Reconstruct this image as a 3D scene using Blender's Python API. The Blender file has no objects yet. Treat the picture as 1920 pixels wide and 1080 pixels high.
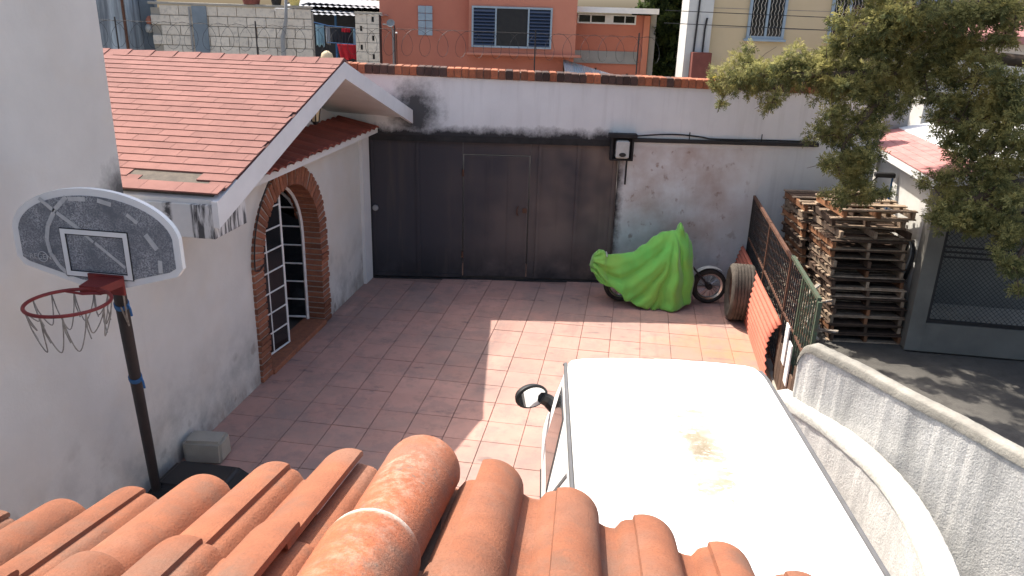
import bpy, bmesh, math, random
from mathutils import Vector, Matrix
R = math.radians
rnd = random.Random(7)
SC = bpy.context.scene
COL = SC.collection

# ------------------------------------------------------------------ camera
def make_camera():
    f, pit, yaw, roll = 1450.0, R(19.8), R(8.5), R(1.8)
    cy, sy, cp, sp = math.cos(yaw), math.sin(yaw), math.cos(pit), math.sin(pit)
    fw = Vector((-sy*cp, cy*cp, -sp)); rt = Vector((cy, sy, 0)); up = rt.cross(fw)
    c, s = math.cos(roll), math.sin(roll)
    r2 = c*rt + s*up; u2 = -s*rt + c*up
    cam = bpy.data.cameras.new('camera'); ob = bpy.data.objects.new('camera', cam)
    COL.objects.link(ob)
    m = Matrix((r2, u2, -fw)).transposed().to_4x4(); m.translation = (0, 0, 4.3)
    ob.matrix_world = m
    cam.sensor_width = 36; cam.lens = 36*f/1920
    cam.clip_start = 0.05; cam.clip_end = 2000
    SC.camera = ob
make_camera()
# ------------------------------------------------------------------ world, sun, exposure
SUNV = Vector((-0.549, 0.4125, 1.0)).normalized()
w = bpy.data.worlds.new('World'); SC.world = w; w.use_nodes = True
nt = w.node_tree
bg = nt.nodes['Background']
sky = nt.nodes.new('ShaderNodeTexSky'); sky.sky_type = 'NISHITA'; sky.sun_disc = False
sky.sun_elevation = math.asin(SUNV.z); sky.sun_rotation = math.atan2(SUNV.x, SUNV.y)
sky.air_density = 1.0; sky.dust_density = 4.2; sky.ozone_density = 0.65
nt.links.new(sky.outputs[0], bg.inputs[0]); bg.inputs[1].default_value = 0.15
sl = bpy.data.lights.new('sun', 'SUN'); sl.energy = 4.0; sl.angle = R(0.5); sl.color = (1, 0.93, 0.83)
so = bpy.data.objects.new('sun', sl); COL.objects.link(so)
so.rotation_euler = SUNV.to_track_quat('Z', 'Y').to_euler()
so.location = SUNV*40
SC.view_settings.view_transform = 'Standard'; SC.view_settings.look = 'None'
SC.view_settings.exposure = 1.1; SC.view_settings.gamma = 1
SC.cycles.max_bounces = 8; SC.cycles.diffuse_bounces = 5

# ------------------------------------------------------------------ materials
def L(h):  # srgb 0..255 -> linear
    return tuple(((v/255)/12.92 if v/255 <= .04045 else ((v/255+.055)/1.055)**2.4) for v in h)
class N:
    def __init__(s, name):
        s.m = bpy.data.materials.new(name); s.m.use_nodes = True
        s.t = s.m.node_tree; s.b = s.t.nodes['Principled BSDF']; s.out = s.t.nodes['Material Output']
    def n(s, k, **kw):
        q = s.t.nodes.new(k)
        for a, v in kw.items(): setattr(q, a, v)
        return q
    def l(s, a, b): s.t.links.new(a, b)
    def coord(s, kind='obj'):
        if kind == 'pos': return s.n('ShaderNodeNewGeometry').outputs['Position']
        return s.n('ShaderNodeTexCoord').outputs['Object']
    def mapped(s, c, scale=(1, 1, 1), loc=(0, 0, 0), rot=(0, 0, 0)):
        q = s.n('ShaderNodeMapping'); q.inputs['Scale'].default_value = scale
        q.inputs['Location'].default_value = loc; q.inputs['Rotation'].default_value = rot
        s.l(c, q.inputs[0]); return q.outputs[0]
    def noise(s, c, scale, detail=5, rough=.6, dist=0):
        q = s.n('ShaderNodeTexNoise'); q.inputs['Scale'].default_value = scale
        q.inputs['Detail'].default_value = detail; q.inputs['Roughness'].default_value = rough
        q.inputs['Distortion'].default_value = dist
        s.l(c, q.inputs['Vector']); return q.outputs[0]
    def ramp(s, v, a, b, ca=(0, 0, 0), cb=(1, 1, 1)):
        q = s.n('ShaderNodeValToRGB'); e = q.color_ramp.elements
        e[0].position = a; e[1].position = b
        e[0].color = (*ca, 1); e[1].color = (*cb, 1)
        s.l(v, q.inputs[0]); return q.outputs[0]
    def rng(s, v, a, b, c=0, d=1):
        q = s.n('ShaderNodeMapRange'); q.inputs[1].default_value = a; q.inputs[2].default_value = b
        q.inputs[3].default_value = c; q.inputs[4].default_value = d
        s.l(v, q.inputs[0]); return q.outputs[0]
    def math(s, op, a, b=None, clamp=False):
        q = s.n('ShaderNodeMath', operation=op); q.use_clamp = clamp
        for i, v in enumerate((a, b)):
            if v is None: continue
            if isinstance(v, (int, float)): q.inputs[i].default_value = v
            else: s.l(v, q.inputs[i])
        return q.outputs[0]
    def mix(s, f, a, b, mode='MIX'):
        q = s.n('ShaderNodeMix', data_type='RGBA', blend_type=mode)
        for i, v in ((0, f), (6, a), (7, b)):
            if isinstance(v, (int, float)): q.inputs[i].default_value = v
            elif isinstance(v, tuple): q.inputs[i].default_value = (*v, 1) if len(v) == 3 else v
            else: s.l(v, q.inputs[i])
        return q.outputs[2]
    def xyz(s, c):
        q = s.n('ShaderNodeSeparateXYZ'); s.l(c, q.inputs[0]); return q.outputs
    def rand(s): return s.n('ShaderNodeObjectInfo').outputs['Random']
    def fin(s, col, rough=.8, bump=None, bs=.3, bd=.01, spec=.3, metal=0):
        if isinstance(col, tuple): s.b.inputs['Base Color'].default_value = (*col, 1)
        else: s.l(col, s.b.inputs['Base Color'])
        if isinstance(rough, (int, float)): s.b.inputs['Roughness'].default_value = rough
        else: s.l(rough, s.b.inputs['Roughness'])
        s.b.inputs['Specular IOR Level'].default_value = spec
        s.b.inputs['Metallic'].default_value = metal
        if bump is not None:
            q = s.n('ShaderNodeBump'); q.inputs['Strength'].default_value = bs; q.inputs['Distance'].default_value = bd
            s.l(bump, q.inputs['Height']); s.l(q.outputs[0], s.b.inputs['Normal'])
        return s.m
def M(name, c1, c2=None, scale=4, rough=.8, bump=.3, bscale=60, bd=.006, rv=0, spec=.3, metal=0, c3=None, space='pos'):
    """mottled matte surface; rv = how much each separate piece differs"""
    s = N(name); c = s.coord(space)
    c2 = c2 or tuple(v*.75 for v in c1)
    col = s.mix(s.rng(s.noise(c, scale), .3, .7), c1, c2)
    if c3: col = s.mix(s.math('MULTIPLY', s.rng(s.noise(c, scale*3.3, 8, .7), .5, .68), .8), col, c3)
    if rv:
        r = s.rng(s.rand(), 0, 1, 1-rv, 1+rv)
        q = s.n('ShaderNodeHueSaturation'); s.l(col, q.inputs['Color']); s.l(r, q.inputs['Value']); col = q.outputs[0]
    return s.fin(col, rough, s.noise(c, bscale, 4) if bump else None, bump, bd, spec, metal)

def streaks(s, c, amt=1):  # vertical rain streaks in x/z
    m = s.mapped(c, (7, 7, .5))
    return s.math('MULTIPLY', s.rng(s.noise(m, 1, 5, .6), .52, .72), amt)

MAT = {}
MAT['plaster'] = M('plaster', (.66, .65, .62), (.58, .57, .55), 1.5, .9, .25, 45)
MAT['white_paint'] = M('white_paint', (.7, .7, .69), (.62, .62, .61), 3, .6, .1, 30)
MAT['white_metal'] = M('white_metal', (.78, .77, .74), (.6, .58, .55), 9, .5, .1, 30)
MAT['mortar'] = M('mortar', (.33, .285, .245), (.24, .20, .17), 20, .95, .5, 120)
MAT['brick'] = M('brick', (.30, .115, .06), (.2, .075, .045), 14, .9, .5, 90, .004, .28, c3=(.12, .07, .05))
MAT['shingle'] = M('shingle', (.225, .11, .093), (.185, .088, .076), 6, .95, .5, 300, .003, .09)
MAT['roof_felt'] = M('roof_felt', (.12, .058, .05), None, 6, .95)
MAT['dark_metal'] = M('dark_metal', (.02, .02, .022), (.03, .027, .026), 8, .55, .2, 40)
MAT['black'] = M('black_plastic', (.014, .014, .016), (.02, .02, .02), 10, .5, .1, 40)
MAT['rust_steel'] = M('rust_steel', (.13, .06, .035), (.07, .035, .025), 25, .85, .4, 90)
MAT['green_steel'] = M('green_steel', (.05, .10, .06), (.07, .055, .04), 25, .7, .3, 90)
MAT['concrete'] = M('concrete', (.36, .33, .275), (.27, .25, .21), 2.5, .95, .5, 60, .008)
MAT['yard'] = M('yard_concrete', (.12, .112, .1), (.07, .066, .06), 1.4, .95, .5, 40, .008, c3=(.06, .055, .05))
MAT['earth'] = M('earth', (.36, .32, .27), (.27, .24, .2), 1.2, 1, .6, 20, .02)
MAT['ledge_tile'] = M('ledge_tile', (.27, .075, .05), (.19, .055, .04), 6, .9, .3, 60, .004, .15)
MAT['rubber'] = M('rubber', (.018, .017, .016), (.05, .045, .04), 6, .85, .3, 60)
MAT['dusty_rubber'] = M('dusty_rubber', (.03, .026, .023), (.11, .092, .075), 3.5, .95, .4, 40)
MAT['red_paint'] = M('red_paint', (.2, .025, .022), (.13, .02, .02), 12, .5, .1, 40)
MAT['blue_strap'] = M('blue_strap', (.03, .12, .28), (.03, .09, .2), 12, .7, .1, 60)
MAT['string'] = M('string', (.16, .14, .12), (.3, .28, .25), 30, .9, .1, 60)
MAT['wood'] = M('pallet_wood', (.36, .275, .195), (.21, .15, .105), 9, .9, .5, 60, .004, .35, c3=(.12, .075, .05))
MAT['wood_red'] = M('pallet_wood_fresh', (.26, .125, .06), (.18, .08, .04), 9, .9, .5, 60, .004, .3)
MAT['wood_dark'] = M('old_wood', (.10, .062, .042), (.055, .036, .026), 9, .95, .5, 60, .004, .4)
MAT['chrome'] = M('chrome', (.6, .6, .6), (.5, .5, .5), 5, .2, 0, 10, metal=1, spec=.5)
MAT['orange_wall'] = M('orange_wall', (.47, .172, .115), (.41, .145, .098), 1.2, .95, .2, 40)
MAT['orange_light'] = M('orange_light_wall', (.52, .21, .14), (.46, .18, .12), 1.2, .95, .2, 40)
MAT['yellow_wall'] = M('yellow_wall', (.58, .46, .29), (.52, .41, .255), 1, .95, .2, 40)
MAT['blue_paint'] = M('pale_blue_paint', (.3, .37, .42), (.25, .31, .36), 5, .6, .1, 40)
MAT['block'] = M('concrete_block', (.64, .575, .475), (.56, .50, .415), 4, .95, .5, 70, .006, .06, c3=(.36, .33, .29))
MAT['block_blue'] = M('stained_render', (.20, .24, .27), (.11, .135, .155), 1.6, .95, .4, 40, .006)
MAT['grey_render'] = M('grey_render', (.30, .30, .29), (.22, .22, .215), 2, .95, .4, 50, .006)
MAT['zinc'] = M('zinc_sheet', (.42, .44, .46), (.3, .31, .33), 3, .5, .2, 30, .004, .2)
MAT['pink_shingle'] = M('pink_shingle', (.46, .22, .2), (.36, .16, .15), 6, .95, .4, 200, .003, .1)
MAT['old_mortar'] = M('old_mortar', (.13, .11, .09), (.08, .07, .06), 12, .95, .6, 60)
MAT['front_render'] = M('front_render', (.2, .19, .165), (.13, .125, .11), 1.6, .95, .4, 50, .006)
MAT['sooty'] = M('sooty_black', (.018, .017, .017), (.035, .033, .032), 6, .9, .4, 40)
def glass_mat(name, col, rough=.08):
    s = N(name); return s.fin(col, rough, None, spec=.6)
MAT['glass'] = glass_mat('dark_glass', (.012, .014, .016), .1)
MAT['louvre'] = glass_mat('louvre_glass', (.03, .045, .08), .2)
MAT['mirror_glass'] = N('mirror_glass').fin((.9, .9, .9), .02, None, metal=1)
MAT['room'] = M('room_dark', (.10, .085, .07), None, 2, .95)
for k, c in dict(cloth_red=(.5, .02, .035), cloth_blue=(.08, .2, .35), cloth_dark=(.03, .035, .045), cloth_grey=(.35, .37, .4),
                 cloth_sky=(.25, .42, .52), yellow_plastic=(.65, .55, .2), cream=(.6, .5, .32), red_plastic=(.35, .03, .025),
                 blue_plastic=(.04, .07, .2), grey_plastic=(.5, .5, .47), red_block=(.2, .065, .05), flower=(.7, .5, .05)).items():
    MAT[k] = M(k, c, None, 7, .8, .15, 50)
# --- walls with their own weathering
def plaster_left():
    s = N('plaster_left_wing'); c = s.coord('pos'); x = s.xyz(c)
    col = s.mix(s.rng(s.noise(c, 1.2), .3, .7), (.62, .605, .56), (.53, .515, .475))
    col = s.mix(s.math('MULTIPLY', s.rng(s.noise(c, .9, 3), .45, .7), .5), col, (.58, .50, .40))
    low = s.rng(x[2], 0, 1.1, 1, 0)
    g = s.math('MULTIPLY', low, s.rng(s.noise(c, 2.6, 6, .65), .42, .66))
    col = s.mix(s.math('MULTIPLY', g, .75), col, (.2, .2, .19))
    base = s.math('MULTIPLY', s.rng(x[2], .02, .3, 1, 0), s.rng(s.noise(s.mapped(c, (1, 1, .4)), 5, 6, .7), .38, .62))
    col = s.mix(s.math('MULTIPLY', base, .7), col, (.25, .2, .165))
    spot = s.rng(s.noise(c, 3.1, 3, .5), .62, .72)
    col = s.mix(s.math('MULTIPLY', s.math('MULTIPLY', spot, low), .8), col, (.12, .09, .07))
    # soot where the roof dies into the tall wing
    d = s.n('ShaderNodeVectorMath', operation='DISTANCE'); s.l(c, d.inputs[0]); d.inputs[1].default_value = (-4.16, 5.72, 2.78)
    q = s.math('ADD', d.outputs['Value'], s.math('MULTIPLY', s.math('SUBTRACT', s.noise(c, 9), .5), .3))
    col = s.mix(s.rng(q, .05, .3, .9, 0), col, (.05, .05, .05))
    return s.fin(col, .92, s.noise(c, 38, 4), .25, .008)
MAT['plaster_left'] = plaster_left()
def plaster_gate():
    s = N('plaster_gate_wall'); c = s.coord('obj'); x = s.xyz(c)
    col = s.mix(s.rng(s.noise(c, 1.1), .3, .7), (.68, .68, .67), (.59, .59, .585))
    col = s.mix(streaks(s, c, .35), col, (.42, .41, .40))
    # soot above the gate
    band = s.math('MULTIPLY', s.rng(x[2], 2.38, 2.78, 1, 0), s.rng(x[0], 3.9, 4.3, 1, 0))
    n = s.rng(s.noise(s.mapped(c, (1, 1, .8)), 4.5, 9, .75), .3, .75)
    soot = s.rng(s.math('ADD', s.math('MULTIPLY', band, 1.25), s.math('MULTIPLY', n, .5)), .85, 1.3)
    d = s.n('ShaderNodeVectorMath', operation='DISTANCE'); s.l(s.mapped(c, (1, 1, .8)), d.inputs[0]); d.inputs[1].default_value = (.72, 0, 2.2)
    q = s.math('ADD', d.outputs['Value'], s.math('MULTIPLY', s.math('SUBTRACT', s.noise(c, 6, 8, .75), .5), .55))
    soot2 = s.rng(q, .16, .5, .95, 0)
    col = s.mix(s.math('MAXIMUM', soot, soot2), col, (.035, .034, .035))
    # damp, rusty lower right part
    right = s.rng(x[0], 3.9, 4.2); under = s.rng(x[2], 2.3, 2.36, 1, 0)
    patch = s.math('MULTIPLY', s.math('MULTIPLY', right, under), s.rng(x[0], 5.6, 6.4, 1, 0))
    big = s.rng(s.noise(c, 1.3, 5, .6), .35, .6)
    col = s.mix(s.math('MULTIPLY', s.math('MULTIPLY', patch, big), .75), col, (.40, .30, .255))
    bl = s.rng(s.noise(s.mapped(c, (1, 1, .8)), 6.5, 4, .55), .60, .68)
    col = s.mix(s.math('MULTIPLY', s.math('MULTIPLY', patch, bl), .8), col, (.27, .185, .15))
    lowg = s.math('MULTIPLY', s.math('MULTIPLY', right, s.rng(x[2], .1, 1.3, .75, 0)), s.rng(s.noise(c, 2.1), .35, .6))
    col = s.mix(lowg, col, (.3, .34, .33))
    return s.fin(col, .92, s.noise(c, 38, 4), .25, .008)
MAT['plaster_gate'] = plaster_gate()
def gate_metal():
    s = N('gate_sheet_metal'); c = s.coord('obj'); x = s.xyz(c)
    brown = s.math('MULTIPLY', s.rng(x[0], .9, 3.2), s.rng(s.noise(c, .8, 3), .3, .6))
    col = s.mix(brown, (.046, .043, .049), (.165, .125, .105))
    col = s.mix(s.math('MULTIPLY', s.rng(x[2], .1, .7, .8, 0), s.rng(s.noise(c, 2), .3, .55)), col, (.02, .02, .022))
    col = s.mix(streaks(s, c, .5), col, (.085, .068, .06))
    return s.fin(col, .72, s.noise(c, 25, 4), .2, .006, spec=.25)
MAT['gate'] = gate_metal()
def floor_tile():
    s = N('floor_tile'); c = s.coord('pos'); x = s.xyz(c)
    col = s.mix(s.rng(s.noise(c, 1.0, 6, .65), .3, .7), (.475, .27, .215), (.39, .225, .185))
    col = s.mix(s.rng(s.noise(c, 3.5, 8, .7), .52, .75), col, (.27, .175, .15))
    q = s.n('ShaderNodeHueSaturation'); s.l(col, q.inputs['Color']); s.l(s.rng(s.rand(), 0, 1, .93, 1.06), q.inputs['Value']); col = q.outputs[0]
    d = s.n('ShaderNodeVectorMath', operation='DISTANCE'); s.l(c, d.inputs[0]); d.inputs[1].default_value = (1.45, 9.9, 0)
    r = s.rng(s.math('ADD', d.outputs['Value'], s.math('MULTIPLY', s.noise(c, 2.2, 6, .7), 1.4)), .7, 1.9, .8, 0)
    col = s.mix(r, col, (.40, .20, .09))
    col = s.mix(s.math('MULTIPLY', s.rng(s.noise(c, .6, 7, .72), .46, .58), .6), col, (.27, .20, .175))
    col = s.mix(s.math('MULTIPLY', s.rng(s.noise(c, 2.3, 6, .7), .52, .6), .35), col, (.22, .165, .155))
    col = s.mix(s.math('MULTIPLY', s.rng(s.noise(s.mapped(c, (2.6, .35, 1)), 1, 5, .6), .56, .68), .4), col, (.17, .13, .12))
    # oil and damp marks
    col = s.mix(s.math('MULTIPLY', s.rng(s.noise(s.mapped(c, (1, 2.4, 1)), 1.9, 5, .6), .62, .72), .6), col, (.1, .085, .085))
    return s.fin(col, s.rng(s.noise(c, 2), .3, .7, .62, .9), s.noise(c, 26, 6, .65), .25, .006)
MAT['floor_tile'] = floor_tile()
def stucco():
    s = N('rough_stucco'); c = s.coord('pos')
    col = s.mix(s.rng(s.noise(c, 2.2, 6), .35, .65), (.64, .63, .60), (.5, .495, .475))
    m = s.mapped(c, (4, 4, .8)); k = s.rng(s.noise(m, 1, 6, .65), .5, .68)
    col = s.mix(s.math('MULTIPLY', k, .5), col, (.24, .24, .235))
    col = s.mix(s.math('MULTIPLY', s.rng(s.noise(c, 60, 3, .6), .5, .62), .35), col, (.22, .22, .215))
    b = s.math('ADD', s.noise(c, 70, 3, .6), s.math('MULTIPLY', s.noise(c, 9, 4), 1.2))
    return s.fin(col, .95, b, .4, .015)
MAT['stucco'] = stucco()
def stucco_cap():
    s = N('stucco_cap'); c = s.coord('pos')
    col = s.mix(s.rng(s.noise(c, 3, 6), .35, .65), (.33, .315, .275), (.2, .19, .165))
    col = s.mix(s.math('MULTIPLY', s.rng(s.noise(c, 14, 6, .7), .56, .7), .6), col, (.2, .19, .17))
    return s.fin(col, .95, s.noise(c, 45, 4), .6, .012)
MAT['stucco_cap'] = stucco_cap()
def terracotta(name, a, b, lich=0, rv=.1, lip=0):
    s = N(name); c = s.coord('pos')
    col = s.mix(s.rng(s.noise(c, 9, 6, .65), .3, .7), a, b)
    col = s.mix(s.math('MULTIPLY', s.rng(s.noise(c, 5, 8, .7), .5, .66), .7), col, (.145, .09, .065))
    col = s.mix(s.math('MULTIPLY', s.rng(s.noise(c, 2.2, 4, .6), .5, .66), .5), col, (.24, .14, .10))
    col = s.mix(s.math('MULTIPLY', s.rng(s.noise(c, 170, 3, .6), .5, .66), .55), col, (.17, .07, .04))
    if lich:
        x = s.xyz(s.coord('obj'))
        k = s.math('MULTIPLY', s.rng(s.noise(c, 30, 9, .78), .46, .66), s.rng(s.noise(c, 6, 3), .38, .56))
        top = s.rng(x[2], .062, .095)
        k = s.math('MULTIPLY', k, top)
        col = s.mix(s.math('MULTIPLY', k, lich), col, (.46, .34, .26))
        k2 = s.math('MULTIPLY', s.rng(s.noise(c, 33, 8, .7), .55, .62), s.rng(s.noise(c, 7, 3), .45, .6))
        col = s.mix(s.math('MULTIPLY', k2, .75), col, (.13, .11, .09))
    if lip:   # mortar smeared on the rim of the tile
        y_ = s.math('ADD', x[1], s.math('MULTIPLY', s.math('SUBTRACT', s.noise(c, 24, 6, .7), .5), .06))
        col = s.mix(s.math('MULTIPLY', s.math('MULTIPLY', s.rng(y_, -.034, -.008), s.rng(x[2], .05, .085)), .9), col, (.55, .5, .44))
    r = s.rng(s.rand(), 0, 1, 1-rv, 1+rv)
    q = s.n('ShaderNodeHueSaturation'); s.l(col, q.inputs['Color']); s.l(r, q.inputs['Value'])
    return s.fin(q.outputs[0], .9, s.noise(c, 160, 5, .6), .6, .004)
MAT['terracotta'] = terracotta('terracotta_tile', (.29, .108, .055), (.205, .078, .043))
MAT['terracotta_cap'] = terracotta('terracotta_ridge', (.36, .118, .055), (.28, .085, .04), .62)
MAT['terracotta_lip'] = terracotta('terracotta_ridge_mortared', (.40, .13, .06), (.31, .088, .04), .45, lip=1)
def cover_cloth():
    s = N('green_cloth'); c = s.coord('obj')
    col = s.mix(s.rng(s.noise(c, 1.8, 4), .3, .7), (.13, .48, .085), (.21, .41, .06))
    b = s.noise(c, 90, 3)
    s.fin(col, .75, b, .2, .003, spec=.25)
    s.b.inputs['Sheen Weight'].default_value = .3
    return s.m
MAT['cover'] = cover_cloth()
def van_paint():
    s = N('white_van_paint'); c = s.coord('obj'); x = s.xyz(c)
    m = s.math('MULTIPLY', s.rng(s.math('ABSOLUTE', s.math('SUBTRACT', x[0], .045)), .07, .15, 1, 0),
               s.math('MULTIPLY', s.rng(x[1], 1.95, 2.3), s.rng(x[1], 2.95, 3.3, 1, 0)))
    k = s.math('MULTIPLY', m, s.rng(s.noise(s.mapped(c, (1, 1.6, 1)), 11, 9, .8), .38, .6))
    k = s.math('MULTIPLY', s.rng(k, .02, .42), s.rng(x[2], 1.85, 1.9))
    col = s.mix(s.rng(s.noise(c, 2.5, 6), .3, .7), (.8, .8, .79), (.74, .74, .72))
    k = s.math('MULTIPLY', k, s.rng(s.noise(c, 3, 3), .3, .6, .45, 1))
    k2 = s.math('MULTIPLY', s.rng(s.noise(s.mapped(c, (9, 1.2, 1)), 1, 5, .6), .54, .7), s.rng(x[2], 1.87, 1.9))
    col = s.mix(s.math('MULTIPLY', k2, .35), col, (.45, .42, .36))
    col = s.mix(s.math('MULTIPLY', k, .93), col, (.25, .22, .15))
    d = s.n('ShaderNodeVectorMath', operation='DISTANCE'); s.l(s.mapped(c, (1, .6, 0)), d.inputs[0]); d.inputs[1].default_value = (.02, 1.56, 0)
    q = s.math('ADD', d.outputs['Value'], s.math('MULTIPLY', s.math('SUBTRACT', s.noise(c, 22, 6, .7), .5), .25))
    col = s.mix(s.math('MULTIPLY', s.rng(q, .02, .12, .75, 0), m), col, (.17, .13, .075))
    s.fin(col, s.rng(k, 0, .6, .55, .95), None, spec=.12)
    return s.m
MAT['van'] = van_paint()
def board_print():
    s = N('board_print'); c = s.coord('obj'); x = s.xyz(c)
    k = s.rng(s.noise(c, 4, 5, .65), .35, .75)
    sp = s.rng(s.noise(c, 120, 2), .4, .62)
    f = s.math('MULTIPLY', s.math('ADD', s.math('MULTIPLY', k, 1.1), s.rng(x[0], 0, .5, 0, .15)), sp)
    col = s.mix(s.math('MULTIPLY', f, .8, True), (.125, .133, .15), (.56, .57, .58))
    return s.fin(col, .6, None, spec=.3)
MAT['board_print'] = board_print()
def foliage(name, a, b, c3):
    s = N(name); c = s.coord('pos')
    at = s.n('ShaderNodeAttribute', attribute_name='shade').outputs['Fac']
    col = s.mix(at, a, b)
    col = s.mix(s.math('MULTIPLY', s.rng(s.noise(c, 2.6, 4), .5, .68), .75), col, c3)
    s.fin(col, .7, None, spec=.2)
    tr = s.n('ShaderNodeBsdfTranslucent'); s.l(col, tr.inputs[0])
    mx = s.n('ShaderNodeMixShader'); mx.inputs[0].default_value = .48
    s.l(s.b.outputs[0], mx.inputs[1]); s.l(tr.outputs[0], mx.inputs[2]); s.l(mx.outputs[0], s.out.inputs[0])
    return s.m
MAT['cypress'] = foliage('cypress_leaf', (.09, .108, .045), (.42, .395, .15), (.38, .33, .115))
MAT['dark_leaf'] = foliage('dark_leaf', (.02, .035, .015), (.07, .10, .03), (.10, .13, .03))
MAT['bark'] = M('bark', (.13, .095, .07), (.08, .06, .045), 12, .95, .6, 40, .01)

# ------------------------------------------------------------------ mesh helpers
def link(o, parent=None):
    COL.objects.link(o)
    if parent is not None: o.parent = parent
    return o
def tag(o, label=None, cat=None, group=None, kind=None):
    if label: o['label'] = label
    if cat: o['category'] = cat
    if group: o['group'] = group
    if kind: o['kind'] = kind
    return o
def empty(name, loc=(0, 0, 0), rz=0, **k):
    o = bpy.data.objects.new(name, None); o.empty_display_size = .2
    o.location = loc; o.rotation_euler = (0, 0, rz); link(o); tag(o, **k); return o
class MB:
    def __init__(s): s.v = []; s.f = []
    def add(s, vs, fs):
        o = len(s.v); s.v += [tuple(p) for p in vs]; s.f += [tuple(i+o for i in f) for f in fs]; return s
    def box(s, a, b, mat=None, ch=0):
        x0, y0, z0 = a; x1, y1, z1 = b
        if ch:
            vs = []; c = ch
            for z, d in ((z0, c), (z0+c, 0), (z1-c, 0), (z1, c)):
                vs += [(x0+d, y0+d, z), (x1-d, y0+d, z), (x1-d, y1-d, z), (x0+d, y1-d, z)]
            fs = [(3, 2, 1, 0), (12, 13, 14, 15)]
            for k in range(3):
                for i in range(4):
                    j = (i+1) % 4; fs.append((4*k+i, 4*k+j, 4*k+4+j, 4*k+4+i))
        else:
            vs = [(x, y, z) for z in (z0, z1) for x, y in ((x0, y0), (x1, y0), (x1, y1), (x0, y1))]
            fs = [(3, 2, 1, 0), (4, 5, 6, 7), (0, 1, 5, 4), (1, 2, 6, 5), (2, 3, 7, 6), (3, 0, 4, 7)]
        if mat is not None: vs = [mat @ Vector(v) for v in vs]
        return s.add(vs, fs)
    def tube(s, pts, r, seg=8, closed=False, caps=True):
        pts = [Vector(p) for p in pts]; n = len(pts)
        rr = r if isinstance(r, (list, tuple)) else [r]*n
        up = Vector((0, 0, 1)); vs = []; prev = None
        for i, p in enumerate(pts):
            if closed: t = pts[(i+1) % n]-pts[i-1]
            else: t = pts[min(i+1, n-1)]-pts[max(i-1, 0)]
            if t.length < 1e-9: t = Vector((0, 0, 1))
            t.normalize()
            if prev is None:
                a = t.cross(up)
                if a.length < .05: a = t.cross(Vector((1, 0, 0)))
            else: a = prev - t*prev.dot(t)
            a.normalize(); prev = a; b = t.cross(a)
            for k in range(seg):
                an = 2*math.pi*k/seg
                vs.append(p+(a*math.cos(an)+b*math.sin(an))*rr[i])
        fs = []
        for i in range(n if closed else n-1):
            for k in range(seg):
                j = (i+1) % n; m = (k+1) % seg
                fs.append((i*seg+k, i*seg+m, j*seg+m, j*seg+k))
        if caps and not closed:
            fs.append(tuple(range(seg-1, -1, -1))); fs.append(tuple((n-1)*seg+k for k in range(seg)))
        return s.add(vs, fs)
    def lathe(s, prof, seg=24, M4=None):
        vs = []; n = len(prof)
        for k in range(seg):
            an = 2*math.pi*k/seg
            for r, z in prof:
                v = Vector((r*math.cos(an), r*math.sin(an), z)); vs.append(M4 @ v if M4 is not None else v)
        fs = [(k*n+i, ((k+1) % seg)*n+i, ((k+1) % seg)*n+i+1, k*n+i+1) for k in range(seg) for i in range(n-1)]
        return s.add(vs, fs)
    def prism(s, poly, d, M4=None):
        """poly in xy extruded along z by d"""
        n = len(poly)
        vs = [Vector((x, y, 0)) for x, y in poly]+[Vector((x, y, d)) for x, y in poly]
        if M4 is not None: vs = [M4 @ v for v in vs]
        fs = [tuple(range(n-1, -1, -1)), tuple(range(n, 2*n))]+[(i, (i+1) % n, n+(i+1) % n, n+i) for i in range(n)]
        return s.add(vs, fs)
    def grid(s, rows, thick=None):
        n = len(rows[0]); vs = [p for r in rows for p in r]
        return s.add(vs, [(i*n+j, i*n+j+1, (i+1)*n+j+1, (i+1)*n+j) for i in range(len(rows)-1) for j in range(n-1)])
    def mesh(s, name, mat, smooth=False, fix=True):
        me = bpy.data.meshes.new(name); me.from_pydata(s.v, [], s.f)
        if fix:
            bm = bmesh.new(); bm.from_mesh(me); bmesh.ops.recalc_face_normals(bm, faces=bm.faces); bm.to_mesh(me); bm.free()
        if smooth:
            me.polygons.foreach_set('use_smooth', [True]*len(me.polygons))
        me.materials.append(MAT[mat] if isinstance(mat, str) else mat); me.update(); return me
    def obj(s, name, mat, parent=None, smooth=False, sharp=None, **k):
        o = bpy.data.objects.new(name, s.mesh(name, mat, smooth)); link(o, parent); tag(o, **k)
        if smooth and sharp is not None: o.data.set_sharp_from_angle(angle=R(sharp))
        return o
def inst(name, me, parent=None, loc=(0, 0, 0), rot=(0, 0, 0), scale=(1, 1, 1)):
    o = bpy.data.objects.new(name, me); link(o, parent); o.location = loc; o.rotation_euler = rot; o.scale = scale; return o
def bx(name, a, b, mat, parent=None, ch=0, **k): return MB().box(a, b, ch=ch).obj(name, mat, parent, **k)
def frame_xz(mb, x0, x1, z0, z1, y0, y1, t):
    mb.box((x0, y0, z0), (x0+t, y1, z1)).box((x1-t, y0, z0), (x1, y1, z1))
    mb.box((x0+t, y0, z0), (x1-t, y1, z0+t)).box((x0+t, y0, z1-t), (x1-t, y1, z1)); return mb

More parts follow.
